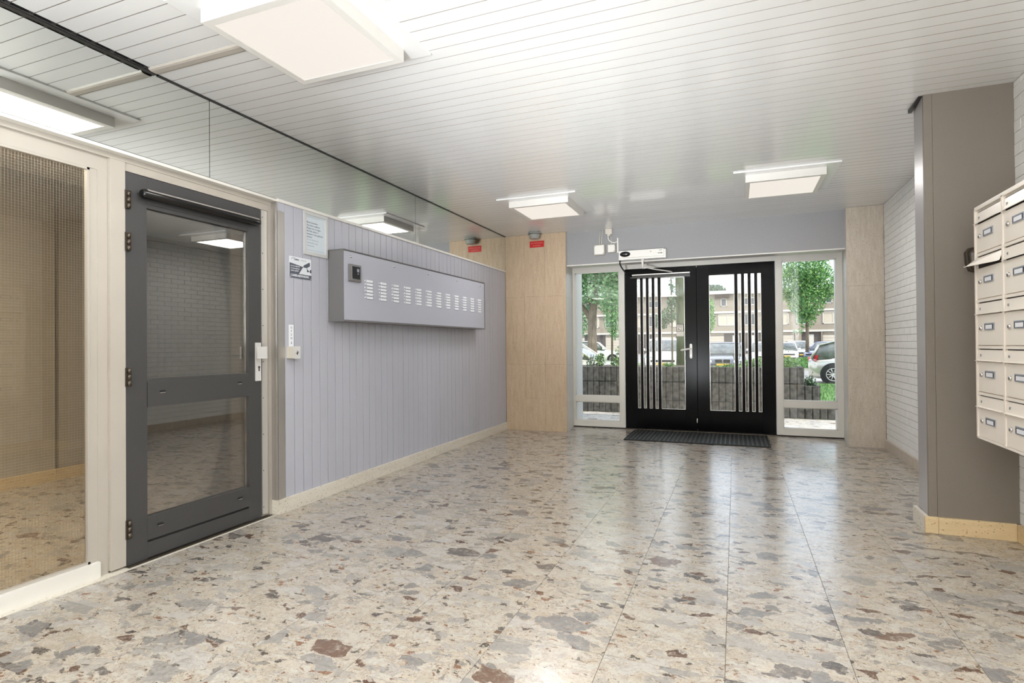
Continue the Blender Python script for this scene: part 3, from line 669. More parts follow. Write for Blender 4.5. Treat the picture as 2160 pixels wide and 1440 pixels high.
MB().box(D+0.020, D+0.0225, 3.772, 3.890, 1.757, 1.872).build('module_rim', 'chrome', ip)
MB().box(D+0.0225, D+0.024, 3.779, 3.882, 1.763, 1.866).build('module_glass', 'glass_dark', ip)
MB().box(D+0.024, D+0.026, 3.838, 3.866, 1.822, 1.850, bev=0.001).build('lens', 'holder_grey', ip)
MB().box(D+0.024, D+0.026, 3.844, 3.860, 1.804, 1.812).build('sensor', 'holder_grey', ip)
np_ = bt = hs = None
for c in range(12):
    yc = 4.000+c*0.2035
    for rr in range(6):
        zc = 1.767-rr*0.0284
        if np_ is None:
            np_ = MB().box(0, 0.0025, 0, 0.088, -0.0095, 0.0095, bev=0.001).build('name_plate', 'name_white', ip, local=True); o = np_
            bt = MB().lathe([(0.0075, 0), (0.0075, 0.002), (0.005, 0.004), (0.0004, 0.0045)], (0, -0.020, 0), 'x', 10).build('bell_button', 'bell_white', ip, local=True); o2 = bt
            hs = MB().box(0, 0.0012, 0.088, 0.092, -0.012, 0.010).box(0, 0.0012, 0.0, 0.092, -0.0125, -0.0105).build('slot_edge', 'holder_dark', ip, local=True); o3 = hs
        else: o = copy_part(np_, ip, (0, 0, 0)); o2 = copy_part(bt, ip, (0, 0, 0)); o3 = copy_part(hs, ip, (0, 0, 0))
        for q in (o, o2, o3): q.location = (D, yc-5.06, zc-1.43)

# ---- framed notice, camera sign, open label, key switch
t = thing('framed_notice', 'silver framed house notice with grey text on pale blue paper', 'notice', (0, 3.55, 1.92))
f = MB(); y0, y1, z0, z1, wf = 3.416, 3.685, 1.922, 2.260, 0.026
for a in ((y0, y1, z1-wf, z1), (y0, y1, z0, z0+wf), (y0, y0+wf, z0+wf, z1-wf), (y1-wf, y1, z0+wf, z1-wf)): f.box(0.001, 0.014, a[0], a[1], a[2], a[3], bev=0.003)
f.build('frame', 'silver_plastic', t)
MB().box(0.002, 0.006, y0+wf-0.002, y1-wf+0.002, z0+wf-0.002, z1-wf+0.002).build('sheet', 'paper', t)
EY, EZ = (0, 1, 0), (0, 0, 1)
for i, ln in enumerate(('Beste bezoeker,', 'Van harte welkom.', 'Mogen we u vragen', 'het hek achter u', 'wanneer u het gebouw', 'verlaat?')):
    text(ln, 0.0205, 'ink_grey', t, (0.0062, 3.452, 2.172-i*0.0225), EY, EZ, xs=0.95)
for i, ln in enumerate(('Goed sluiten en', 'buitendeur niet', 'vastzetten')): text(ln, 0.0205, 'ink_pale', t, (0.0062, 3.455, 2.037-i*0.0225), EY, EZ, xs=0.95)
MB().box(0.006, 0.0065, 3.448, 3.655, 2.224, 2.2255).box(0.006, 0.0065, 3.448, 3.59, 2.217, 2.218).box(0.006, 0.0065, 3.448, 3.655, 1.962, 1.9632).build('printed_rule', 'ink_grey', t)
t = thing('camera_sign', 'small camera surveillance sign with pictured camera below the framed notice', 'sign', (0, 3.39, 1.73))
y0, y1, z0, z1 = 3.270, 3.500, 1.727, 1.888
MB().box(0.001, 0.005, y0, y1, z0, z1, bev=0.001).build('plate', 'sign_white', t)
X = 0.0052
def YZ(u, v): return (y0+u*(y1-y0), z0+v*(z1-z0))
def flat(name, pts, m): MB().prism([YZ(*p) for p in pts], 0.005, 0.0056, 'x').build(name, m, t)
flat('dark_field', [(0, 0), (1, 0), (1, 0.22), (0.42, 0.22), (0.62, 0.58), (0.0, 0.70)], 'sign_blue')
flat('camera_picture', [(0.62, 0.56), (0.64, 0.66), (0.90, 0.84), (0.94, 0.80), (0.93, 0.66), (0.78, 0.56)], 'sign_blue')
MB().tube([(0.0058, *YZ(0.79, 0.58)), (0.0058, *YZ(0.82, 0.44)), (0.0058, *YZ(0.90, 0.41)), (0.0058, *YZ(0.99, 0.42))], 0.0022, 6).box(0.005, 0.0062, YZ(0.94, 0)[0], y1, YZ(0, 0.34)[1], YZ(0, 0.50)[1]).build('camera_arm', 'sign_blue', t)
MB().lathe([(0.009, 0), (0.009, 0.0008), (0.004, 0.0008), (0.004, 0)], (0.0056, *YZ(0.83, 0.42)), 'x', 14).build('arm_joint', 'sign_blue', t)
text('CAMERABEWAKING', 0.0245, 'sign_white', t, (0.0058, *YZ(0.05, 0.075)), EY, EZ, bold=0.0005, xs=0.86)
text('CAMERA', 0.017, 'sign_blue', t, (X, *YZ(0.19, 0.84)), EY, EZ, bold=0.0004, xs=0.85)
text('TOEZICHT', 0.016, 'ink_pale', t, (X, *YZ(0.50, 0.84)), EY, EZ, xs=0.8)
MB().tube([(0.0054, *YZ(0.09, 0.88)), (0.0054, *YZ(0.12, 0.92)), (0.0054, *YZ(0.18, 0.94)), (0.0054, *YZ(0.26, 0.935))], 0.0016, 6).build('logo_arc', 'sign_blue', t)
for i, ln in enumerate(('voor een veilige leef-', 'en woonomgeving is', 'camera in gebruik')): text(ln, 0.0155, 'sign_white', t, (0.0058, *YZ(0.05, 0.53-0.105*i)), EY, EZ, xs=0.72)
for p in ((0.04, 0.05), (0.96, 0.05)): MB().lathe([(0.004, 0), (0.003, 0.0015), (0.0002, 0.002)], (0.005, *YZ(*p)), 'x', 10).build('screw', 'white_plastic', t)
t = thing('open_label', 'narrow vertical white label reading OPEN with a down arrow above the key switch', 'label', (0, 3.286, 1.21))
MB().box(0.0008, 0.0035, 3.263, 3.311, 1.212, 1.374).build('label_plate', 'name_white', t)
for i, ch in enumerate('OPEN'): text(ch, 0.024, 'ink_grey', t, (0.0036, 3.287, 1.345-i*0.0265), EY, EZ, align='CENTER')
MB().box(0.0035, 0.0042, 3.285, 3.289, 1.236, 1.252).prism([(3.280, 1.238), (3.294, 1.238), (3.287, 1.228)], 0.0035, 0.0042, 'x').build('arrow', 'ink_grey', t)
t = thing('key_switch', 'square metal key switch box with keyhole beside the grey door', 'key switch', (0, 3.28, 1.12))
MB().box(0.001, 0.066, 3.238, 3.306, 1.124, 1.211, bev=0.002).build('box_body', 'cream_plastic', t)
MB().box(0.066, 0.070, 3.236, 3.308, 1.122, 1.213, bev=0.001).build('face_plate', 'satin_silver', t)
MB().lathe([(0.013, 0), (0.013, 0.003), (0.009, 0.004), (0.0003, 0.004)], (0.070, 3.272, 1.168), 'x', 16).build('key_cylinder', 'chrome', t)
MB().box(0.0735, 0.0745, 3.269, 3.275, 1.150, 1.172).build('keyhole', 'black_plastic', t)

# ---- grey door (door_3) and its surround
PX = -0.045
r = struct('door_3', 'dark grey glazed side door with black closer tube', 'door', (PX, 2.57, 0.01))
ya, yb = 2.094, 3.045; g0, g1 = 2.215, 2.935
MB().box(PX-0.045, PX, ya, g0-0.0008, 0.008, 2.185, bev=0.001).build('hinge_stile', 'door_grey', r)
MB().box(PX-0.045, PX, g1+0.0008, yb, 0.008, 2.185, bev=0.001).build('lock_stile', 'door_grey', r)
MB().box(PX-0.045, PX, g0, g1, 2.033, 2.185, bev=0.001).build('top_rail', 'door_grey', r)
MB().box(PX-0.045, PX+0.004, g0, g1, 0.870, 1.012, bev=0.002).build('middle_rail', 'door_grey', r)
MB().box(PX-0.045, PX, g0, g1, 0.870, 1.030).build('rail_bevel', 'door_grey', r)
MB().box(PX-0.045, PX, g0, g1, 0.112, 0.245, bev=0.002).build('bottom_rail', 'door_grey', r)
MB().box(PX-0.045, PX-0.008, g0, g1, 0.098, 0.113).build('rail_groove', 'door_groove', r)
MB().box(PX-0.045, PX, g0, g1, 0.012, 0.099, bev=0.002).build('kick_rail', 'door_grey', r)
MB().box(PX-0.030, PX-0.024, g0, g1, 1.028, 2.035).build('upper_pane', 'glass_tinted', r)
MB().box(PX-0.030, PX-0.024, g0, g1, 0.243, 0.872).build('lower_pane', 'glass_tinted', r)
MB().box(PX-0.024, PX-0.004, g0, g1, 2.010, 2.034).build('glazing_bar', 'door_grey', r)
for y_, z_ in ((2.305, 0.955), (2.857, 0.970), (2.290, 0.185), (2.857, 0.190)):
    pts = [(y_+0.020*math.copysign(1, math.cos(a))*0.6+0.007*math.cos(a), z_+0.007*math.sin(a)) for a in [2*math.pi*i/16+0.1 for i in range(16)]]
    MB().prism(pts, PX+0.0005, PX+0.0048, 'x').build('drain_cap', 'door_groove', r)
    MB().box(PX+0.0005, PX+0.0058, y_-0.016, y_+0.016, z_-0.010, z_-0.0065).build('cap_lip', 'aluminium', r)
for zc in (2.031, 1.797, 1.047, 0.208):
    h_ = MB().box(PX-0.002, PX+0.010, 2.087, 2.116, zc-0.052, zc+0.052, bev=0.001)
    for dz in (-0.034, 0.0, 0.034): h_.cyl((PX+0.014, 2.104, zc+dz-0.014), (PX+0.014, 2.104, zc+dz+0.014), 0.010, 12)
    h_.build('hinge', 'bronze', r)
MB().tube([(PX+0.035, 2.160, 2.078), (PX+0.035, 2.172, 2.078), (PX+0.035, 2.90, 2.078), (PX+0.035, 2.990, 2.078), (PX+0.035, 3.004, 2.078)], 0.026, 20, [0.020, 0.027, 0.027, 0.026, 0.016]).box(PX, PX+0.02, 2.20, 2.26, 2.062, 2.094).box(PX, PX+0.02, 2.92, 2.97, 2.062, 2.094).build('closer_tube', 'black_gloss', r)
arc = [math.radians(a) for a in (36, 46, 56, 66)]
MB().prism([(PX+0.035+0.0295*math.cos(a), 2.078+0.0295*math.sin(a)) for a in arc]+[(PX+0.035+0.0255*math.cos(a), 2.078+0.0255*math.sin(a)) for a in arc[::-1]], 2.185, 2.985, 'y').build('tube_silver_strip', 'alu_strip', r)  # thin silver strip along the tube's upper front
MB().box(PX, PX+0.010, 2.990, 3.036, 0.972, 1.240, bev=0.001).build('lock_plate', 'satin_silver', r)
MB().box(PX+0.010, PX+0.045, 3.004, 3.028, 1.155, 1.188).box(PX+0.045, PX+0.062, 2.962, 3.042, 1.128, 1.212, bev=0.002).build('square_knob', 'satin_silver', r)
MB().lathe([(0.008, 0), (0.008, 0.003), (0.0003, 0.003)], (PX+0.010, 3.016, 1.068), 'x', 14).box(PX+0.010, PX+0.0125, 3.012, 3.020, 1.040, 1.066).build('key_cylinder', 'bronze', r)
MB().tube([(PX-0.045, 3.0, 1.15), (PX-0.10, 3.0, 1.15), (PX-0.11, 2.985, 1.15), (PX-0.11, 2.90, 1.15)], 0.009, 8).build('inner_handle', 'steel', r)

t = struct('trim_10', 'cream painted door and window frame of the left partition', 'trim')
MB().box(-0.11, PX+0.004, 2.010, 2.091, 0.012, 2.2345, bev=0.002).build('door_post', 'frame_cream', t)
MB().box(-0.11, PX-0.022, 1.920, 2.009, 0.0, 2.2).build('window_stile', 'frame_cream', t)
MB().box(-0.109, PX-0.018, 1.958, 2.0095, 0.0, 2.158).build('stile_step', 'frame_cream', t)
MB().box(-0.11, PX+0.002, 0.62, 3.146, 2.235, 2.262, bev=0.002).build('head_board', 'frame_cream', t)
MB().box(-0.11, PX-0.004, 2.091, 3.146, 2.190, 2.236).build('door_head', 'frame_cream', t)
MB().box(-0.11, PX-0.018, 0.62, 2.010, 2.158, 2.236).build('window_head', 'frame_cream', t)
MB().box(-0.11, 0.006, 0.62, 3.148, 2.262, 2.280, bev=0.003).build('head_lip', 'frame_white', t)
MB().box(-0.11, PX+0.001, 0.62, 1.960, 0.0, 0.082, bev=0.003).build('window_sill', 'frame_white', t)
MB().box(-0.11, PX-0.010, 3.046, 3.118, 0.0, 2.190).build('jamb', 'frame_cream', t)
MB().box(PX-0.010, PX+0.001, 3.052, 3.100, 0.020, 2.186, bev=0.002).build('strike_strip', 'alu_strip', t)
sc_ = None
for i in range(9):
    if sc_ is None: sc_ = MB().lathe([(0.004, 0), (0.004, 0.001), (0.0002, 0.0015)], (PX+0.001, 3.062, 0), 'x', 8).build('screw', 'bronze', t); o = sc_
    else: o = copy_part(sc_, t, (0, 0, 0))
    o.location = (0, 0, 0.075+i*0.2575)
MB().box(-0.11, PX-0.003, 3.118, 3.146, 0.0, 2.262).build('jamb_edge', 'frame_cream', t)
t = struct('trim_11', 'grey metal threshold under the dark grey side door', 'trim')
MB().box(-0.11, -0.018, 2.092, 3.118, 0.0, 0.008, bev=0.002).build('threshold', 'bronze', t)
MB().box(-0.14, -0.0, 0.62, 3.146, -0.004, 0.0012).build('stone_sill', 'travertine_flat', t)
MB().box(-0.075, -0.001, 3.100, 3.142, 0.0015, 0.004).build('threshold_end', 'alu_strip', t)

r = struct('window_3', 'wired glass window in cream frame left of the grey side door', 'window', (-0.085, 1.25, 0.08))
MB().box(-0.089, -0.083, 0.62, 1.921, 0.082, 2.158).build('wired_pane', 'glass_wired', r)
wm = MB()
z_ = 0.09
while z_ < 2.155: wm.box(-0.0866, -0.0858, 0.62, 1.921, z_-0.0003, z_+0.0003); z_ += 0.0135
y_ = 0.63
while y_ < 1.92: wm.box(-0.0866, -0.0858, y_-0.00018, y_+0.00018, 0.082, 2.158); y_ += 0.0135
tag(wm.build('wire_mesh', 'alu_strip', r), kind='stuff')
MB().box(-0.083, -0.064, 1.9085, 1.9205, 0.082, 2.158).box(-0.083, -0.064, 0.62, 1.9205, 0.082, 0.094).box(-0.083, -0.064, 0.62, 1.9205, 2.146, 2.158).build('glazing_bead', 'frame_cream', r)

# room behind the left partition
t = struct('wall_corridor', 'taupe walls of the side corridor behind the wired glass, end walls and added recess coloured dark as unlit', 'wall')
MB().box(-2.90, -2.77, -2.0, 3.27, 0, 2.8).box(-2.90, -2.80, 3.27, 3.86, 0, 2.8).build('side_wall', 'corridor_taupe', t)
MB().box(-4.6, -4.5, 3.27, 7.2, 0, 2.8).box(-4.6, -2.905, 3.77, 3.86, 0, 2.8).box(-4.6, -0.2, 7.2, 7.3, 0, 2.8).box(-2.9, -0.12, -2.1, -2.0, 0, 2.8).build('end_wall', 'corridor_shade', t)  # deep recess added so the door glass looks onto darkness
MB().box(-0.30, -0.112, 3.02, 3.10, 0, 2.8).build('door_return', 'frame_cream', t)
t = struct('floor_corridor', 'terrazzo floor continuing into the side corridor', 'floor')
MB().box(-4.60, -0.111, -2.0, 7.3, -0.1, 0.0).build('terrazzo_slab', 'terrazzo_plain', t)
t = struct('ceiling_corridor', 'white ceiling of the side corridor', 'ceiling')
MB().box(-4.60, -0.2, -2.0, 7.3, 2.78, 2.9).build('board', 'ceiling_white', t)
t = struct('baseboard_corridor', 'beige stone baseboard in the side corridor', 'baseboard')
for a, b_ in ((-2.0, 0.4), (0.4, 1.6), (1.6, 2.72), (2.72, 3.27), (3.27, 3.86)): MB().box(-2.77, -2.75, a+.001, b_-.001, 0, 0.104).build('slab', 'travertine_warm', t)
ld = bpy.data.lights.new('corridor_lamp', 'AREA'); ld.size = 0.6; ld.energy = 75; ld.color = (1, 0.90, 0.76)
lo = bpy.data.objects.new('corridor_lamp', ld); COL.objects.link(lo); lo.location = (-1.3, 1.1, 2.74)

# ---- mailboxes
XM = 4.35
mb_ = thing('mailbox_bank', 'cream metal bank of mailboxes on the right wall, five rows high', 'mailboxes', (4.667, 3.41, 0.664))
NR, CW, ZB, ZT = 5, 0.35, 0.666, 1.960
ph = (ZT-ZB)/NR
NC = 3; YF = 3.937
MB().box(XM+0.016, 4.666, YF-NC*CW, YF, ZB, ZT).build('cabinet_body', 'mailbox_cream', mb_)
f = MB().box(XM, 4.60, YF-NC*CW-0.002, YF+0.002, ZT-0.018, ZT+0.004, bev=0.002).box(XM, 4.60, YF-NC*CW-0.002, YF+0.002, ZB-0.006, ZB+0.006, bev=0.002)
for c in range(NC+1): f.box(XM, XM+0.017, YF-c*CW-0.008, YF-c*CW+0.008, ZB, ZT-0.01)
for rw in range(1, NR): f.box(XM+0.002, XM+0.017, YF-NC*CW, YF, ZB+rw*ph-0.018, ZB+rw*ph-0.003)
f.build('front_frame', 'mailbox_cream', mb_)
nums = [['29', '31', '33', '35', '37'], ['39', '41', '43', '45', '47'], ['49', '51', '53', '55', '57']]
for c in range(NC):
    ya_, yb_ = YF-c*CW-0.012, YF-(c+1)*CW+0.012        # far edge, near edge
    for rw in range(NR):
        zt_ = ZT-0.018-(0 if rw == 0 else 0)-rw*ph+(0.0 if rw == 0 else 0.012)
        zt_ = ZT-rw*ph-(0.026 if rw == 0 else 0.018)
        zf = zt_-0.006; zfb = zf-0.056                    # flap top / bottom
        MB().box(XM+0.013, XM+0.0165, yb_, ya_, zfb-0.004, zt_).build('slot', 'mailbox_dark', mb_)
        tilt = 0.0; o_out = 0.004
        if c == 0 and rw == 1: far_out, near_out = 0.046, 0.010
        else: far_out = near_out = 0.0
        x_t = XM+0.008
        v = [(x_t, ya_, zf), (x_t, yb_, zf), (XM+0.002-near_out, yb_, zfb+0.4*near_out), (XM+0.002-far_out, ya_, zfb+0.3*far_out)]
        q = MB(); back = [(p[0]+0.002, p[1], p[2]) for p in v]
        q.rings([v, back], smooth=False)
        # folded lip
        l0 = v[3]; l1 = v[2]
        q.rings([[l0, l1, (l1[0]-0.012, l1[1]+0.012, l1[2]-0.004), (l0[0]-0.012, l0[1]+0.004, l0[2]-0.004)], [(p[0], p[1], p[2]-0.0025) for p in (l0, l1, (l1[0]-0.012, l1[1]+0.012, l1[2]-0.004), (l0[0]-0.012, l0[1]+0.004, l0[2]-0.004))]], smooth=False)
        fp = q.build('flap', 'mailbox_cream', mb_)
        if far_out: fp['label'] = 'flap bent open'
        nx = -0.0015-far_out*0.35
        text(nums[c][rw], 0.020, 'ink_pale' if far_out else 'ink_grey', fp, (XM+0.0045+nx, ya_-0.030, zf-0.038), (0, -1, 0), (0, 0, 1), depth=0.0004)
        zd1 = zfb-0.010; zd0 = ZT-(rw+1)*ph+0.002 if rw < NR-1 else ZB+0.008
        dr = MB().box(XM+0.004, XM+0.015, yb_+0.0015, ya_-0.0015, zd0, zd1, bev=0.0015).build('door', 'mailbox_cream', mb_)
        zc = zd0+(zd1-zd0)*0.56; X0 = XM+0.004
        MB().lathe([(0.013, 0), (0.013, -0.004), (0.010, -0.008), (0.0005, -0.009)], (X0, ya_-0.052, zc), 'x', 18).build('lock', 'chrome', dr)
        MB().box(X0-0.0095, X0-0.0085, ya_-0.0535, ya_-0.0505, zc-0.007, zc+0.005).build('key_slot', 'black_plastic', dr)
        ny0, ny1 = ya_-0.105, ya_-0.225
        MB().box(X0-0.005, X0, ny1, ny0, zc-0.012, zc+0.026, bev=0.001).build('name_holder', 'holder_grey', dr)
        MB().box(X0-0.006, X0-0.005, ny1+0.004, ny0-0.008, zc-0.006, zc+0.019).build('holder_recess', 'holder_dark', dr)
        MB().box(X0-0.0068, X0-0.006, ny1+0.016, ny0-0.020, zc-0.0055, zc+0.016).build('name_card', 'name_white', dr)

t = thing('wall_reader', 'dark brown rounded wall device on the taupe column, half behind the mailboxes', 'wall device', (4.47, 4.288, 1.63))
def ringz(y, s, dz=0):
    pr_ = [(-0.062, 0.050), (-0.045, 0.075), (0.0, 0.082), (0.045, 0.075), (0.062, 0.050), (0.058, -0.02), (0.042, -0.066), (0.0, -0.078), (-0.042, -0.066), (-0.058, -0.02)]
    return [(4.470+p[0]*s, y, 1.708+p[1]*s) for p in pr_]
MB().rings([ringz(4.290, 1.0), ringz(4.262, 1.0), ringz(4.250, 0.94)]).build('back_shell', 'reader_brown', t)
MB().rings([ringz(4.250, 0.84), ringz(4.236, 0.80), ringz(4.228, 0.66), ringz(4.226, 0.05)]).build('front_cover', 'reader_brown', t)

# ================================================================ OUTSIDE
g = struct('ground', 'street ground with terrace, lawn and paving outside the entrance', 'ground')
MB().box(-8, 14, 8.5, 10.12, -0.2, -0.005).box(0.6, 4.6, 8.17, 8.5, -0.2, -0.005).build('terrace', 'terrazzo_out', g)
MB().box(-60, 70, 10.12, 20.0, -0.4, -0.06).build('lawn', 'grass', g)
MB().box(-60, 70, 20.0, 23.2, -0.4, -0.10).build('pavement', 'pavement', g)
MB().box(-60, 70, 23.2, 31.0, -0.4, -0.13).build('road', 'asphalt', g)
MB().box(-60, 70, 31.0, 31.3, -0.4, -0.04).build('kerb', 'kerb', g)
MB().box(-60, 70, 31.3, 40.0, -0.4, -0.08).build('verge', 'grass', g)
MB().box(-60, 70, 40.0, 90.0, -0.4, -0.12).build('parking', 'asphalt', g)

# planter of concrete palisades
pt = thing('concrete_planter', 'stepped planter wall of dark weathered ribbed concrete blocks', 'planter', (2.0, 10.2, 0))
def pal(w, h):
    return MB().prism([(-w/2+.003, 0.11), (-w/2+.003, 0.012), (-w/2+0.018, 0.0), (w/2-0.018, 0.0), (w/2-.003, 0.012), (w/2-.003, 0.11)], 0.003, h-0.006, 'z')
pw = 0.1075; pm_ = {}
def add_pal(x, z, h):
    if h not in pm_: o = pal(pw, h).build('concrete_block', 'concrete', pt, local=True); pm_[h] = o.data
    else: o = bpy.data.objects.new('concrete_block', pm_[h]); COL.objects.link(o); o.parent = pt
    o.location = (x-2.0, 10.08-10.2+random.uniform(-0.006, 0.006), z)
x = 4.10-pw/2
while x > -0.6:
    add_pal(x, 0, 0.235); add_pal(x, 0.235, 0.32); add_pal(x, 0.555, 0.265); x -= pw
for i in range(2): add_pal(4.10+pw*(i+.5), 0, 0.235); add_pal(4.10+pw*(i+.5), 0.235, 0.29)
for i in range(2, 12): add_pal(4.10+pw*(i+.5), 0, 0.235)
MB().box(-0.7, 4.08, 10.20, 11.9, 0, 0.78).box(4.1, 4.31, 10.2, 11.9, 0, 0.47).box(4.31, 6.3, 10.2, 10.5, 0, 0.2).build('soil', 'soil', pt)
MB().box(4.06, 4.11, 10.19, 12.0, 0.5, 0.82).box(4.30, 4.34, 10.19, 12, 0.1, 0.52).build('end_wall', 'concrete', pt)

def leaves(bm_, blobs, n, size, flat_=0.0):
    """random leaf quads inside ellipsoid blobs"""
    bm = bm_.bm; tot = sum(b_[3]*b_[4]*b_[5] for b_ in blobs)
    for (cx, cy, cz, rx, ry, rz) in blobs:
        for _ in range(int(n*rx*ry*rz/tot)+1):
            while True:
                u = Vector((random.uniform(-1, 1), random.uniform(-1, 1), random.uniform(-1, 1)))
                if 0.15 < u.length < 1: break
            p = Vector((cx+u.x*rx, cy+u.y*ry, cz+u.z*rz))
            a = Vector((random.gauss(0, 1), random.gauss(0, 1), random.gauss(0, 1)*(1-flat_))).normalized()
            b2 = a.orthogonal().normalized(); b2 = (b2*math.cos(random.uniform(0, 6.3))+a.cross(b2)*math.sin(random.uniform(0, 6.3))).normalized()
            s = size*random.uniform(0.6, 1.3)
            bm.faces.new([bm.verts.new(q) for q in (p-a*s, p+b2*s*.45, p+a*s, p-b2*s*.45)])
    return bm_
def build_leaves(mbx, name, m, parent):
    me = bpy.data.meshes.new(name); mbx.bm.to_mesh(me); mbx.bm.free(); me.materials.append(MATS[m])
    o = bpy.data.objects.new(name, me); COL.objects.link(o); o.parent = parent; me.transform(Matrix.Translation(-wloc(parent))); return o

def tree(label, x, y, z0, path, radii, blobs, n, size, leafm, barkm='bark', branches=(), name='tree', group=None):
    r = thing(name, label, 'tree', (x, y, z0), group)
    tb = MB().tube([(x+p[0], y+p[1], z0+p[2]) for p in path], 1, 10, radii)
    for bp, br in branches: tb.tube([(x+p[0], y+p[1], z0+p[2]) for p in bp], 1, 7, br)
    tb.build('trunk', barkm, r, smooth=True)
    if blobs: build_leaves(leaves(MB(), [(x+b_[0], y+b_[1], z0+b_[2], b_[3], b_[4], b_[5]) for b_ in blobs], n, size), 'foliage', leafm, r)
    return r
# big forked tree seen through the left window
tree('large forked tree with thick trunk behind the cream car, seen through the left window', -2.70, 24, -0.1,
     [(0, 0, 0), (0, 0, 1.5), (0.02, 0, 2.7), (0.15, 0, 3.6), (0.3, 0, 5.0), (0.3, 0, 7)], [0.24, 0.20, 0.185, 0.14, 0.10, 0.04],
     [(0.3, 0, 5.4, 2.3, 1.8, 1.5), (-0.9, 0, 4.3, 0.8, 1.2, 0.9), (1.2, -0.3, 4.1, 0.9, 1.0, 0.8), (-0.6, 0.6, 2.6, 0.6, 0.6, 0.9), (0.25, -0.5, 3.7, 1.0, 0.8, 0.65), (-0.7, -0.3, 3.6, 0.6, 0.6, 0.6)], 20000, 0.075, 'leaf_green', 'bark',
     [([(0, 0, 2.35), (-0.25, 0, 2.75), (-0.6, 0.1, 3.2), (-1.2, 0.2, 4.2)], [0.12, 0.11, 0.09, 0.04]), ([(0.0, 0, 3.0), (-0.15, 0, 3.5), (-0.35, 0, 4.2), (-0.45, 0, 5.2)], [0.10, 0.08, 0.06, 0.03])])
tree('young green tree right of the big forked trunk, seen through the left window', -4.1, 35, -0.1,
     [(0, 0, 0), (0.02, 0, 2), (0, 0, 4.5)], [0.07, 0.06, 0.03], [(0.3, 0, 3.6, 0.9, 0.9, 2.0), (-0.3, 0, 4.6, 0.8, 0.8, 1.3), (0.35, 0, 6.2, 1.3, 1.0, 1.6)], 7000, 0.09, 'leaf_green')
tree('mossy green tree trunk right behind the glass of the left black door leaf', 1.865, 14, -0.1,
     [(0, 0, 0), (0.01, 0, 1.6), (-0.02, 0, 3.2), (-0.05, 0, 5.0), (0, 0, 7.5)], [0.125, 0.105, 0.095, 0.085, 0.05],
     [(0, 0, 7.0, 2.2, 2.2, 1.8)], 3000, 0.09, 'leaf_green', 'bark_moss')
tree('thin sapling with sparse leaves seen through the left black door leaf', 1.36, 17, -0.1,
     [(0, 0, 0), (0.01, 0, 1.6), (-0.01, 0, 3.2), (0, 0, 4.0)], [0.03, 0.025, 0.018, 0.01],
     [(-0.16, 0, 2.15, 0.30, 0.22, 0.22), (0.02, 0, 2.5, 0.16, 0.16, 0.25), (0.10, 0, 2.95, 0.16, 0.16, 0.16), (0.14, 0, 2.1, 0.20, 0.2, 0.20), (-0.02, 0, 3.4, 0.10, 0.10, 0.45), (-0.35, 0.2, 2.0, 0.25, 0.25, 0.25)], 1100, 0.05, 'leaf_dark')
tree('leafy green street tree filling the right entrance window', 7.83, 45, -0.1,
     [(0, 0, 0), (0.03, 0, 2), (0.0, 0, 4.5), (0, 0, 7.5)], [0.13, 0.11, 0.09, 0.04],
     [(0, 0, 4.5, 1.35, 1.3, 1.5), (-0.9, 0, 5.8, 1.2, 1.1, 1.1), (0.9, 0, 5.6, 1.2, 1.1, 1.2), (0, 0, 6.6, 1.6, 1.3, 1.3), (0, 0, 3.1, 0.7, 0.7, 0.7), (-0.55, 0, 2.15, 0.35, 0.3, 0.22), (1.6, 0, 4.9, 0.7, 0.6, 0.7), (-1.5, 0, 4.9, 0.6, 0.6, 0.6)], 11000, 0.10, 'leaf_bright', 'bark',
     [([(0, 0, 3), (0.6, 0, 4.2), (1.3, 0, 5.6)], [0.05, 0.035, 0.015]), ([(0, 0, 3), (-0.6, 0, 4.3), (-1.2, 0, 5.8)], [0.05, 0.035, 0.015])])
tree('tree with yellow green leaves at the left edge of the right black door leaf glass', 1.15, 40, -0.1,
     [(0, 0, 0), (0.0, 0, 2), (0, 0, 4.5)], [0.08, 0.07, 0.03], [(0, 0, 2.9, 0.75, 0.7, 1.0), (0.05, 0, 3.8, 0.65, 0.6, 0.8)], 4000, 0.08, 'leaf_bright')
tree('dark tree crown rising behind the roof of the apartment row', 0.3, 96, -0.1,
     [(0, 0, 0), (0, 0, 6), (0, 0, 9)], [0.3, 0.25, 0.1], [(-0.2, 0, 9.4, 1.9, 1.6, 1.5), (1.5, 0, 8.9, 1.6, 1.4, 1.0), (-2.2, 0, 9.6, 2.0, 1.6, 1.6)], 6000, 0.20, 'leaf_dark')

# planter plants
def shrub(label, x, y, z0, blobs, n, size, m, stems=5, name='planter_shrub', group=None, hgt=0.25):
    r = thing(name, label, 'plant', (x, y, z0), group)
    sb = MB()
    for i in range(stems):
        a = random.uniform(0, 6.28); sb.tube([(x, y, z0-0.02), (x+0.03*math.cos(a), y+0.03*math.sin(a), z0+hgt*.5), (x+0.07*math.cos(a), y+0.07*math.sin(a), z0+hgt)], 0.004, 5)
    sb.build('stem', 'bark_moss', r)
    build_leaves(leaves(MB(), [(x+b_[0], y+b_[1], z0+b_[2], b_[3], b_[4], b_[5]) for b_ in blobs], n, size), 'foliage', m, r)
shrub('small green shrub in the planter, left one behind the left window', 0.72, 10.4, 0.78, [(0, 0, 0.14, 0.10, 0.1, 0.14)], 160, 0.03, 'leaf_low')
shrub('green shrub in the planter at the right edge of the left window', 1.08, 10.4, 0.78, [(0, 0, 0.10, 0.16, 0.12, 0.10), (-0.02, 0, 0.28, 0.05, 0.05, 0.15)], 260, 0.032, 'leaf_low')
shrub('grey leaved low plant at the far left end of the planter in view', 0.54, 10.4, 0.78, [(0, 0, 0.09, 0.09, 0.09, 0.10)], 150, 0.02, 'leaf_dark')
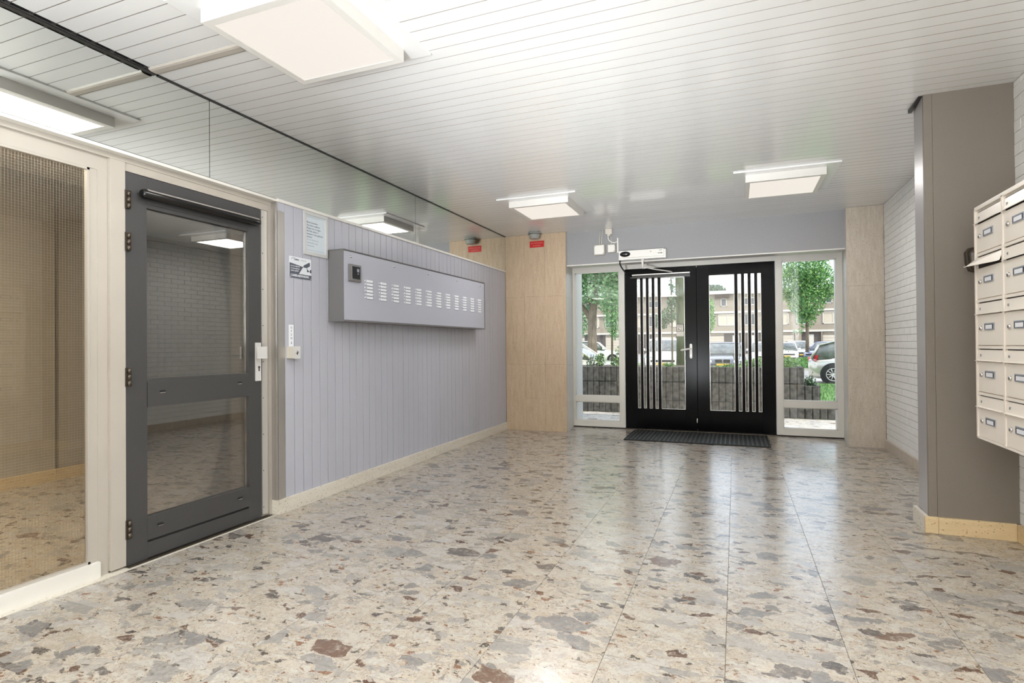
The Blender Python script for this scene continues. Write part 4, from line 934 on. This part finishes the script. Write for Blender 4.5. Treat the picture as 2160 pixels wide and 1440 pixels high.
shrub('small bright green plant in front of the mossy trunk', 1.98, 10.35, 0.78, [(0, 0, 0.05, 0.12, 0.1, 0.05)], 150, 0.025, 'leaf_low', hgt=0.06)
shrub('bright leafy plant in front of the grey car', 3.10, 10.45, 0.78, [(0, 0, 0.03, 0.26, 0.14, 0.05), (0.32, 0, 0.10, 0.12, 0.1, 0.12), (0.12, 0, 0.06, 0.10, 0.1, 0.08), (-0.3, 0, 0.02, 0.12, 0.1, 0.03)], 380, 0.034, 'leaf_low')
shrub('feathery green plant at the end of the tall planter by the right window', 3.86, 10.5, 0.78, [(0, 0, 0.09, 0.22, 0.16, 0.11), (-0.03, 0, 0.28, 0.04, 0.04, 0.12), (0.07, 0, 0.26, 0.03, 0.03, 0.12)], 420, 0.026, 'leaf_low')
shrub('dark lavender tuft on the lower step of the planter', 4.21, 10.35, 0.48, [(0, 0, 0.09, 0.10, 0.1, 0.09), (0.03, 0, 0.2, 0.02, 0.02, 0.08)], 220, 0.022, 'leaf_dark', hgt=0.2)
# grass blades
gb = MB()
for _ in range(9000):
    x, y = random.uniform(4.38, 8.2), random.uniform(10.6, 19.4)
    if random.random() < 0.25: x = random.uniform(4.38, 5.6); y = random.uniform(10.6, 12)
    a = random.uniform(0, 6.28); h = random.uniform(0.03, 0.11); w = 0.012
    gb.bm.faces.new([gb.bm.verts.new(q) for q in ((x-w*math.cos(a), y-w*math.sin(a), -0.06), (x+w*math.cos(a), y+w*math.sin(a), -0.06), (x+0.04*math.cos(a+1), y+0.04*math.sin(a+1), -0.06+h))])
me = bpy.data.meshes.new('grass'); gb.bm.to_mesh(me); gb.bm.free(); me.materials.append(MATS['leaf_low'])
o = bpy.data.objects.new('grass', me); COL.objects.link(o); tag(o, 'green grass of the lawn beside the planter', 'grass', kind='stuff')
gb = MB()
leaves(gb, [(7.6, 36, 0.15, 1.6, 3.0, 0.35), (4.8, 33.5, 0.1, 1.5, 1.2, 0.3), (6.3, 33, 0.05, 1.4, 1.4, 0.25)], 5000, 0.07)
me = bpy.data.meshes.new('undergrowth'); gb.bm.to_mesh(me); gb.bm.free(); me.materials.append(MATS['leaf_low'])
o = bpy.data.objects.new('undergrowth', me); COL.objects.link(o); tag(o, 'loose green undergrowth on the verge between road and parked cars', 'undergrowth', kind='stuff')

# ---- cars (local: x forward, z up)
def car(label, x, y, rot, paint, L=4.4, Wd=1.8, Ht=1.45, kind_='sedan', face='front', z0=-0.12):
    r = thing('car', label, 'car', (x, y, z0)); r.rotation_euler = (0, 0, rot)
    hl, hw = L/2, Wd/2; B = Ht*0.62
    if kind_ == 'hatch': roof = [(-hl+0.10, B-0.02), (-hl+0.32, Ht-0.14), (-hl+0.75, Ht-0.02), (0.05, Ht), (0.45, Ht-0.06), (1.15, B+0.02)]
    elif kind_ == 'suv': roof = [(-hl+0.08, B), (-hl+0.28, Ht-0.10), (-hl+0.6, Ht), (0.1, Ht), (0.5, Ht-0.08), (1.0, B+0.04)]
    else: roof = [(-hl+0.55, B), (-hl+1.15, Ht-0.06), (-hl+1.7, Ht), (0.0, Ht), (0.35, Ht-0.06), (1.05, B+0.02)]
    st = [(-hl, 0.42, 0.70, 0.80), (-hl+0.04, 0.24, 0.82, 0.90), (-hl+0.30, 0.20, B-0.04, 0.97), (-hl+0.8, 0.18, B, 1.0), (0, 0.17, B, 1.0), (hl-1.25, 0.18, B-0.02, 1.0), (hl-0.85, 0.19, B-0.09, 0.99), (hl-0.35, 0.20, B-0.19, 0.94), (hl-0.08, 0.24, B-0.30, 0.84), (hl, 0.34, B-0.42, 0.74)]
    rings = []
    for (px, zb, zt, s) in st:
        h_ = zt-zb; w_ = hw*s
        half = [(0, zb), (w_*0.85, zb), (w_*0.98, zb+h_*0.15), (w_, zb+h_*0.5), (w_*0.985, zb+h_*0.78), (w_*0.93, zb+h_*0.95), (w_*0.80, zt), (w_*0.4, zt+0.02), (0, zt+0.025)]
        ring = [(px, a, b_) for a, b_ in half] + [(px, -a, b_) for a, b_ in half[-2:0:-1]]
        rings.append(ring)
    MB().rings(rings).build('body', paint, r, local=True)
    # greenhouse (glass) and roof skin, pillars
    rg = []
    for (px, zt) in roof:
        wt = hw*(0.80 if zt > B+0.1 else 0.92); wb = hw*0.93
        rg.append([(px, wb, B-0.06), (px, wt*0.99, zt-0.02), (px, wt*0.8, zt), (px, 0, zt+0.012), (px, -wt*0.8, zt), (px, -wt*0.99, zt-0.02), (px, -wb, B-0.06)])
    MB().rings(rg).build('windows', 'car_glass', r, local=True)
    rs = [[(px, s_*hw*0.815, zt-0.028), (px, s_*hw*0.66, zt+0.010), (px, 0, zt+0.024), (px, -s_*hw*0.66, zt+0.010), (px, -s_*hw*0.815, zt-0.028), (px, 0, zt-0.04)] for px, zt in roof[1:5] for s_ in (1,)]
    MB().rings(rs).build('roof', paint, r, local=True)
    pb = MB()
    for s_ in (1, -1):
        for k_, (a, b_) in enumerate(((0, 1), (4, 5))):
            pa, pb_ = roof[a], roof[b_]
            wa = hw*(0.80 if pa[1] > B+0.1 else 0.92); w2 = hw*(0.80 if pb_[1] > B+0.1 else 0.92)
            pb.tube([(pa[0], s_*wa, pa[1]-0.01), (pb_[0], s_*w2, pb_[1]-0.01)], 0.042, 6)
        pb.tube([(roof[2][0]+0.55, s_*hw*0.935, B-0.03), (roof[2][0]+0.55, s_*hw*0.81, Ht-0.03)], 0.03, 6)
        pts = [(px, s_*hw*0.81, zt-0.02) for px, zt in roof[1:5]]; pb.tube(pts, 0.028, 6)
    pb.build('pillar', paint, r, local=True)
    for sx_ in (1, -1):
        for sy_ in (1, -1):
            cx = sx_*(hl-0.78) if sx_ > 0 else -(hl-0.72); cy = sy_*(hw-0.10)
            MB().lathe([(0.37, -0.02), (0.37, 0.108)], (cx, cy if sy_ > 0 else cy-0.088, 0.33), 'y', 24).build('wheel_arch', 'black_plastic', r, local=True)
            wh = MB().lathe([(0.20, -0.115), (0.29, -0.125), (0.325, -0.10), (0.33, 0), (0.325, 0.10), (0.29, 0.125), (0.20, 0.115)], (cx, cy, 0.33), 'y', 24).build('wheel', 'tyre', r, local=True)
            rm = MB().lathe([(0.205, 0.10*sy_), (0.205, 0.116*sy_), (0.185, 0.116*sy_), (0.180, 0.10*sy_)], (cx, cy, 0.33), 'y', 24)
            for i in range(10):
                a = 2*math.pi*i/10; p0 = Vector((cx+0.03*math.cos(a), cy+0.118*sy_, 0.33+0.03*math.sin(a))); p1 = Vector((cx+0.19*math.cos(a), cy+0.112*sy_, 0.33+0.19*math.sin(a))); rm.tube([p0, p1], 0.013, 5)
            rm.lathe([(0.05, 0.11*sy_), (0.05, 0.124*sy_), (0.001, 0.126*sy_)], (cx, cy, 0.33), 'y', 14)
            rm.build('rim', 'alloy', wh, local=True)
    zf = B-0.36
    for s_ in (1, -1):
        MB().rings([[(hl-0.10+0.10*u, s_*(hw*0.50+hw*0.0*u), zf+dz) for dz in (0.0, 0.11)]+[(hl-0.42+0.14*u, s_*hw*0.93, zf+dz+0.02) for dz in (0.13, 0.02)] for u in (0, 1)][:2], smooth=False).build('headlight', 'lamp_clear', r, local=True)
        tl_ = MB().rings([[(-hl-0.012, s_*hw*0.52, 0.74), (-hl-0.012, s_*hw*0.52, 0.88), (-hl+0.26, s_*hw*1.0, 0.94), (-hl+0.22, s_*hw*1.0, 0.76)], [(-hl+0.10, s_*hw*0.5, 0.74), (-hl+0.10, s_*hw*0.5, 0.88), (-hl+0.30, s_*hw*0.9, 0.94), (-hl+0.26, s_*hw*0.9, 0.76)]], smooth=False).build('tail_light', 'lamp_red', r, local=True)
        MB().box(0.82, 0.98, s_*(hw-0.01), s_*(hw+0.16), B+0.02, B+0.14, bev=0.02).build('side_mirror', paint, r, local=True)
    if face == 'kidney':
        for s_ in (1, -1):
            MB().box(hl-0.02, hl+0.012, s_*0.03, s_*0.30, 0.50, 0.64, bev=0.01).build('grille', 'black_plastic', r, local=True)
            MB().box(hl-0.03, hl+0.006, s_*0.015, s_*0.325, 0.48, 0.66, bev=0.008).build('grille_surround', 'chrome', r, local=True)
    else: MB().box(hl-0.06, hl+0.010, -0.55, 0.55, 0.50, 0.60, bev=0.01).build('grille', 'black_plastic', r, local=True)
    MB().box(hl-0.12, hl+0.004, -0.62, 0.62, 0.26, 0.34).build('lower_intake', 'black_plastic', r, local=True)
    MB().box(hl, hl+0.018, -0.26, 0.26, 0.36, 0.46).box(-hl-0.016, -hl, -0.26, 0.26, 0.56, 0.67).build('number_plate', 'plate_yellow', r, local=True)
    for s_ in (1, -1): MB().box(-0.05, 0.0, s_*(hw*0.995), s_*(hw*1.003), 0.35, B-0.1).build('door_gap', 'black_plastic', r, local=True)
    return r
PI = math.pi
car('cream car parked side-on behind the planter, seen through the left window', -2.55, 19.0, 0, 'car_cream', 4.3, 1.8, 1.46, 'hatch')
car('white estate car facing the doors, seen through the left black door leaf', -0.25, 29.5, -PI/2+0.06, 'car_white', 4.5, 1.85, 1.62, 'suv')
car('dark grey car with twin kidney grille facing the doors', 2.60, 28.7, -PI/2-0.02, 'car_grey', 4.5, 1.82, 1.40, 'sedan', face='kidney')
car('silver hatchback with red tail light at the right edge of the right window', 7.30, 20.9, -0.16, 'car_silver', 3.9, 1.7, 1.42, 'hatch')
car('white car with yellow plate on the parking beyond the right window', 6.45, 46.5, -PI/2, 'car_white', 4.3, 1.75, 1.42, 'hatch')
car('pale grey car parked behind the white car with yellow plate', 7.95, 53.5, -PI/2, 'car_silver', 4.2, 1.75, 1.55, 'suv')
car('blue grey car parked at an angle beyond the right window', 9.3, 46.0, -PI/2-0.55, 'car_blue', 4.4, 1.8, 1.44, 'sedan')
car('white van-like car parked far behind the cream car', -6.6, 40.0, 0.15, 'car_white', 4.6, 1.85, 1.60, 'suv')
car('white car glimpsed between the slats of the right black door leaf', 4.75, 38.0, -PI/2, 'car_white', 4.3, 1.8, 1.45, 'hatch')

# ---- apartment row
YB = 80.0
ab = thing('apartment_row', 'long three storey brick apartment row with white bands and garages', 'building', (0, YB, 0))
MB().box(-45, 60, YB, YB+10, -0.2, 8.0).build('wall', 'facade_brick', ab)
MB().box(-45.3, 60.3, YB-0.45, YB+10, 7.85, 8.30).build('roof_edge', 'roof_edge', ab)
for z_ in (2.68, 5.30): MB().box(-45, 60, YB-0.30, YB+0.1, z_, z_+0.25).build('white_band', 'facade_white', ab)
for z0_, z1_ in ((2.93, 3.60), (5.55, 6.18)): MB().box(-45, 60, YB-0.12, YB+0.05, z0_, z1_).build('parapet', 'facade_brick', ab)
MB().box(-45, 60, YB-0.06, YB+0.05, 6.18, 7.85).box(-45, 60, YB-0.05, YB+0.05, 3.6, 5.3).build('cladding', 'facade_clad', ab)
MB().box(-45, 60, YB-0.03, YB+0.05, 0, 2.68).build('ground_storey', 'facade_dark', ab)
gar = [(-36, -33.2), (-31, -28.2), (-26, -23.3), (-20.0, -17.3), (-14.2, -11.5), (-7.2, -4.5), (-1.1, 1.69), (7.4, 10.07), (13.3, 16.0), (21.7, 24.4), (27.6, 30.3)]
for a, b_ in gar:
    gd = MB().box(a, b_, YB-0.08, YB, 0.0, 2.30).build('garage_door', 'garage_door', ab)
    MB().box(a, b_, YB-0.09, YB, 2.35, 2.62).build('top_light', 'facade_clad', ab)
    for i in range(1, 6): MB().box(a, b_, YB-0.095, YB-0.075, 0.38*i-0.01, 0.38*i+0.01).build('panel_line', 'facade_clad', gd)
for a, b_ in ((10.17, 10.9), (13.1, 13.25), (16.1, 16.8), (-1.9, -1.2), (6.6, 7.3), (-11.4, -10.7), (-20.8, -20.1)): MB().box(a, b_, YB-0.25, YB, 0, 2.68).build('pier', 'facade_brick', ab)
for a, b_ in ((2.75, 3.55), (11.65, 12.3), (-4.3, -3.5), (-10.5, -9.7), (17.0, 17.8), (4.7, 5.5)): MB().box(a, b_, YB-0.07, YB, 0, 2.35, bev=0.02).build('front_door', 'facade_white', ab)
def win(a, b_, z0_, z1_, n=1, fill='window_glass'):
    w = MB(); t_ = 0.10
    for q in ((a, b_, z1_-t_, z1_), (a, b_, z0_, z0_+t_), (a, a+t_, z0_, z1_), (b_-t_, b_, z0_, z1_)): w.box(q[0], q[1], YB-0.16, YB-0.04, q[2], q[3])
    for i in range(1, n): x_ = a+(b_-a)*i/n; w.box(x_-0.04, x_+0.04, YB-0.15, YB-0.04, z0_, z1_)
    f_ = w.build('window', 'facade_white', ab)
    MB().box(a+t_, b_-t_, YB-0.10, YB-0.05, z0_+t_, z1_-t_).build('pane', fill, f_)
for k_ in range(-6, 9):
    x_ = 1.0+k_*6.15
    win(x_, x_+2.3, 3.65, 5.2, 2, 'curtain'); win(x_+3.2, x_+4.6, 3.65, 5.2, 1, 'window_glass')
    win(x_+0.33, x_+1.08, 6.20, 7.28, 1); win(x_+3.2, x_+4.8, 6.30, 7.3, 2)
    MB().box(x_-0.4, x_+1.4, YB-0.5, YB-0.05, 7.36, 7.80).build('awning_box', 'awning_brown', ab)
